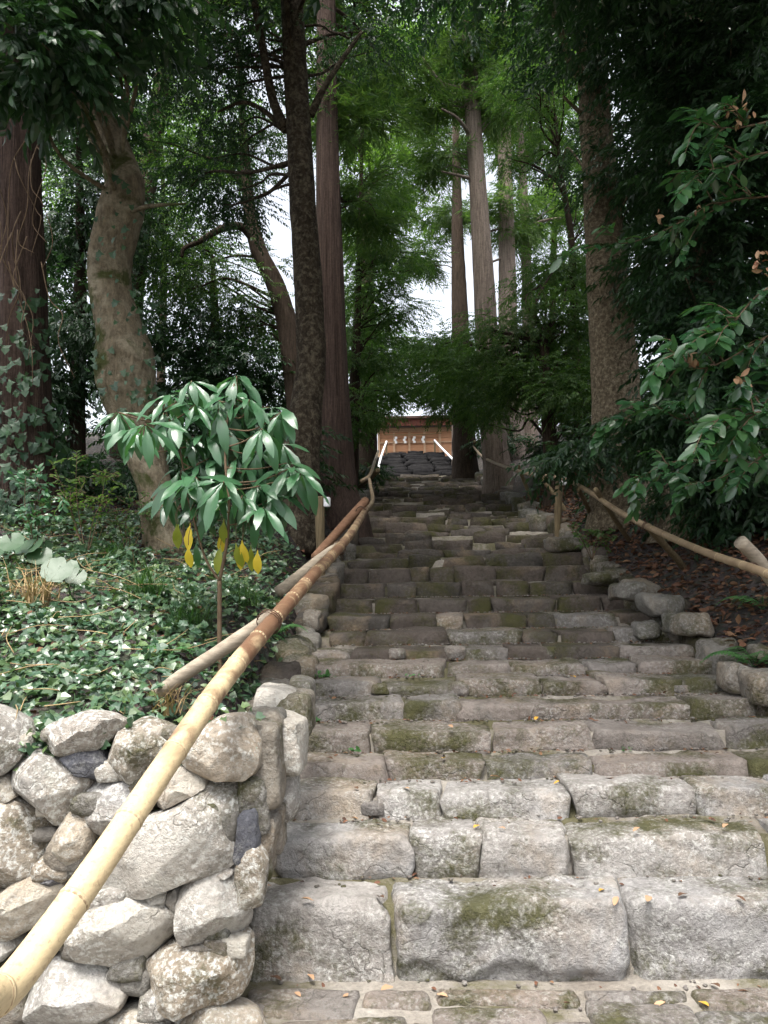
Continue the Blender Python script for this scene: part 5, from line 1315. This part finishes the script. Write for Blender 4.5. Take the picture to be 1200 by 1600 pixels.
# ------------------------------------------------------------------ garden lamps on stakes
def lamp(px, py0, py1, Y, w, lean, label, lx):
    A, B = P(px - lean, py0, Y), P(px, py1, Y); g = ground(A.x, A.y); base = empty('stake_lamp', (A.x, A.y, g), label, 'lamp')
    mb = MB(); r = w / 2 * MPP(Y); V, T, Q = tube([(A.x, A.y, g - .1), np.array(A) * .5 + np.array(B) * .5, np.array(B)], [r * .6, r * .9, r * 1.1], 14, 8, .12, 6.); mb.add(V, T, Q); mb.build('stake', M['stump'], base)
    c = np.array(P(px + lx, py1 + 8, Y - .06)); s = 5.5 * MPP(Y)
    mb = MB(); V, T, Q = tube([c + np.array([0, 0, -1.5 * s]), c + np.array([0, 0, -1.3 * s]), c, c + np.array([0, 0, 1.1 * s]), c + np.array([0, 0, 1.35 * s])], [s * .5, s * .95, s, s * .95, s * .35], 16, 5); mb.add(V, T, Q); mb.build('lamp_head', M['white'], base)
    mb = MB(); V, T, Q = tube([c + np.array([0, .0, -s * .5]), c + np.array([-s * 1.2 if lx > 0 else s * 1.2, .05, -s * .5])], [s * .25, s * .25], 8, 3); mb.add(V, T, Q); mb.build('bracket', M['white'], base)
lamp(498, 862, 776, 7.6, 17, -4, 'old wooden stake with a small white lamp under the sapling leaves', 13)
lamp(878, 800, 742, 10.0, 14, 10, 'leaning wooden stake with small white lamp behind the right handrail', 2)

# ------------------------------------------------------------------ shrine at the top
YB = 31.; 
def bx(mb, x0, x1, y0, y1, z0, z1):
    V = np.array([(x, y, z) for x in (x0, x1) for y in (y0, y1) for z in (z0, z1)])
    mb.add(V, Q=[(0, 1, 3, 2), (4, 6, 7, 5), (0, 4, 5, 1), (2, 3, 7, 6), (0, 2, 6, 4), (1, 5, 7, 3)])
def part(name, mat, parent, *b):
    mb = MB(); bx(mb, *b); return mb.build(name, mat, parent, smooth=False)
xl, xr_ = P(592, 690, YB).x, P(735, 690, YB).x
gz = ground(.5, YB); zt = P(640, 672, YB).z; zroof = P(640, 655, YB).z; zbv = P(640, 706, YB).z
shr = empty('shrine', ((xl + xr_) / 2, YB, gz), 'low wooden shrine building with plank front at the top of the steps', 'shrine')
rows = np.linspace(gz + .15, zt - .05, 7)
for a, b in zip(rows[:-1], rows[1:]): part('plank', M['wood'], shr, xl, xr_, YB + .02, YB + .05, a + .006, b - .006)
part('wall', M['wood_red'], shr, xl, xr_, YB + .06, YB + 2.2, gz, zt)
npost = 7
for k in range(npost):
    x = xl + (xr_ - xl) * k / (npost - 1); part('post', M['wood_post'], shr, x - .045, x + .045, YB - .06, YB + .015, gz, zt - .02)
for z in (gz + .12, (zbv + zt) / 2 - .06, zt - .05): part('rail', M['wood_post'], shr, xl - .05, xr_ + .05, YB - .035, YB + .018, z - .03, z + .03)
part('eave_beam', M['wood_post'], shr, xl - .15, xr_ + .15, YB - .10, YB + .1, zt - .018, zt + .09)
# roof: boards of the deep eave rising to the ridge
mb = MB(); nb = 26
rf = part('roof', M['copper'], shr, xl - .35, xr_ + .35, YB - .55, YB + 2.6, zroof - .07, zroof + .02)
for k in range(nb):
    a = xl - .3 + (xr_ - xl + .6) * k / nb; b = a + (xr_ - xl + .6) / nb - .012
    o = part('board', M['wood_red'], shr, a, b, YB - .42, YB - .38, zt + .10, zroof - .085)
for k in range(4):
    cx_ = P(618 + 14.3 * k, 689, YB).x; zc = P(618, 689, YB).z
    mb = MB()
    for j in range(3):
        s = (-1) ** j * .02; bx(mb, cx_ - .05 + s, cx_ + .05 + s, YB - .14 - .012 * j, YB - .135 - .012 * j, zc + .06 - .095 * j, zc + .153 - .095 * j)
    o = mb.build('paper_streamer', M['paper'], smooth=False)
    tag(o, ['leftmost white zigzag paper streamer on the shrine front', 'second white paper streamer from the left on the shrine front', 'third white paper streamer from the left on the shrine front', 'rightmost white zigzag paper streamer on the shrine front'][k], 'paper streamer', 'paper streamers hung across the shrine')
# shimenawa rope the papers hang from
c0, c1 = P(600, 680, YB), P(690, 678, YB)
mb = MB(); V, T, Q = tube([(c0.x, YB - .14, c0.z), ((c0.x + c1.x) / 2, YB - .15, c0.z - .03), (c1.x, YB - .14, c1.z)], [.016] * 3, 8, 10); mb.add(V, T, Q)
o = mb.build('straw_rope', M['straw']); tag(o, 'thin straw rope strung across the shrine front', 'rope')
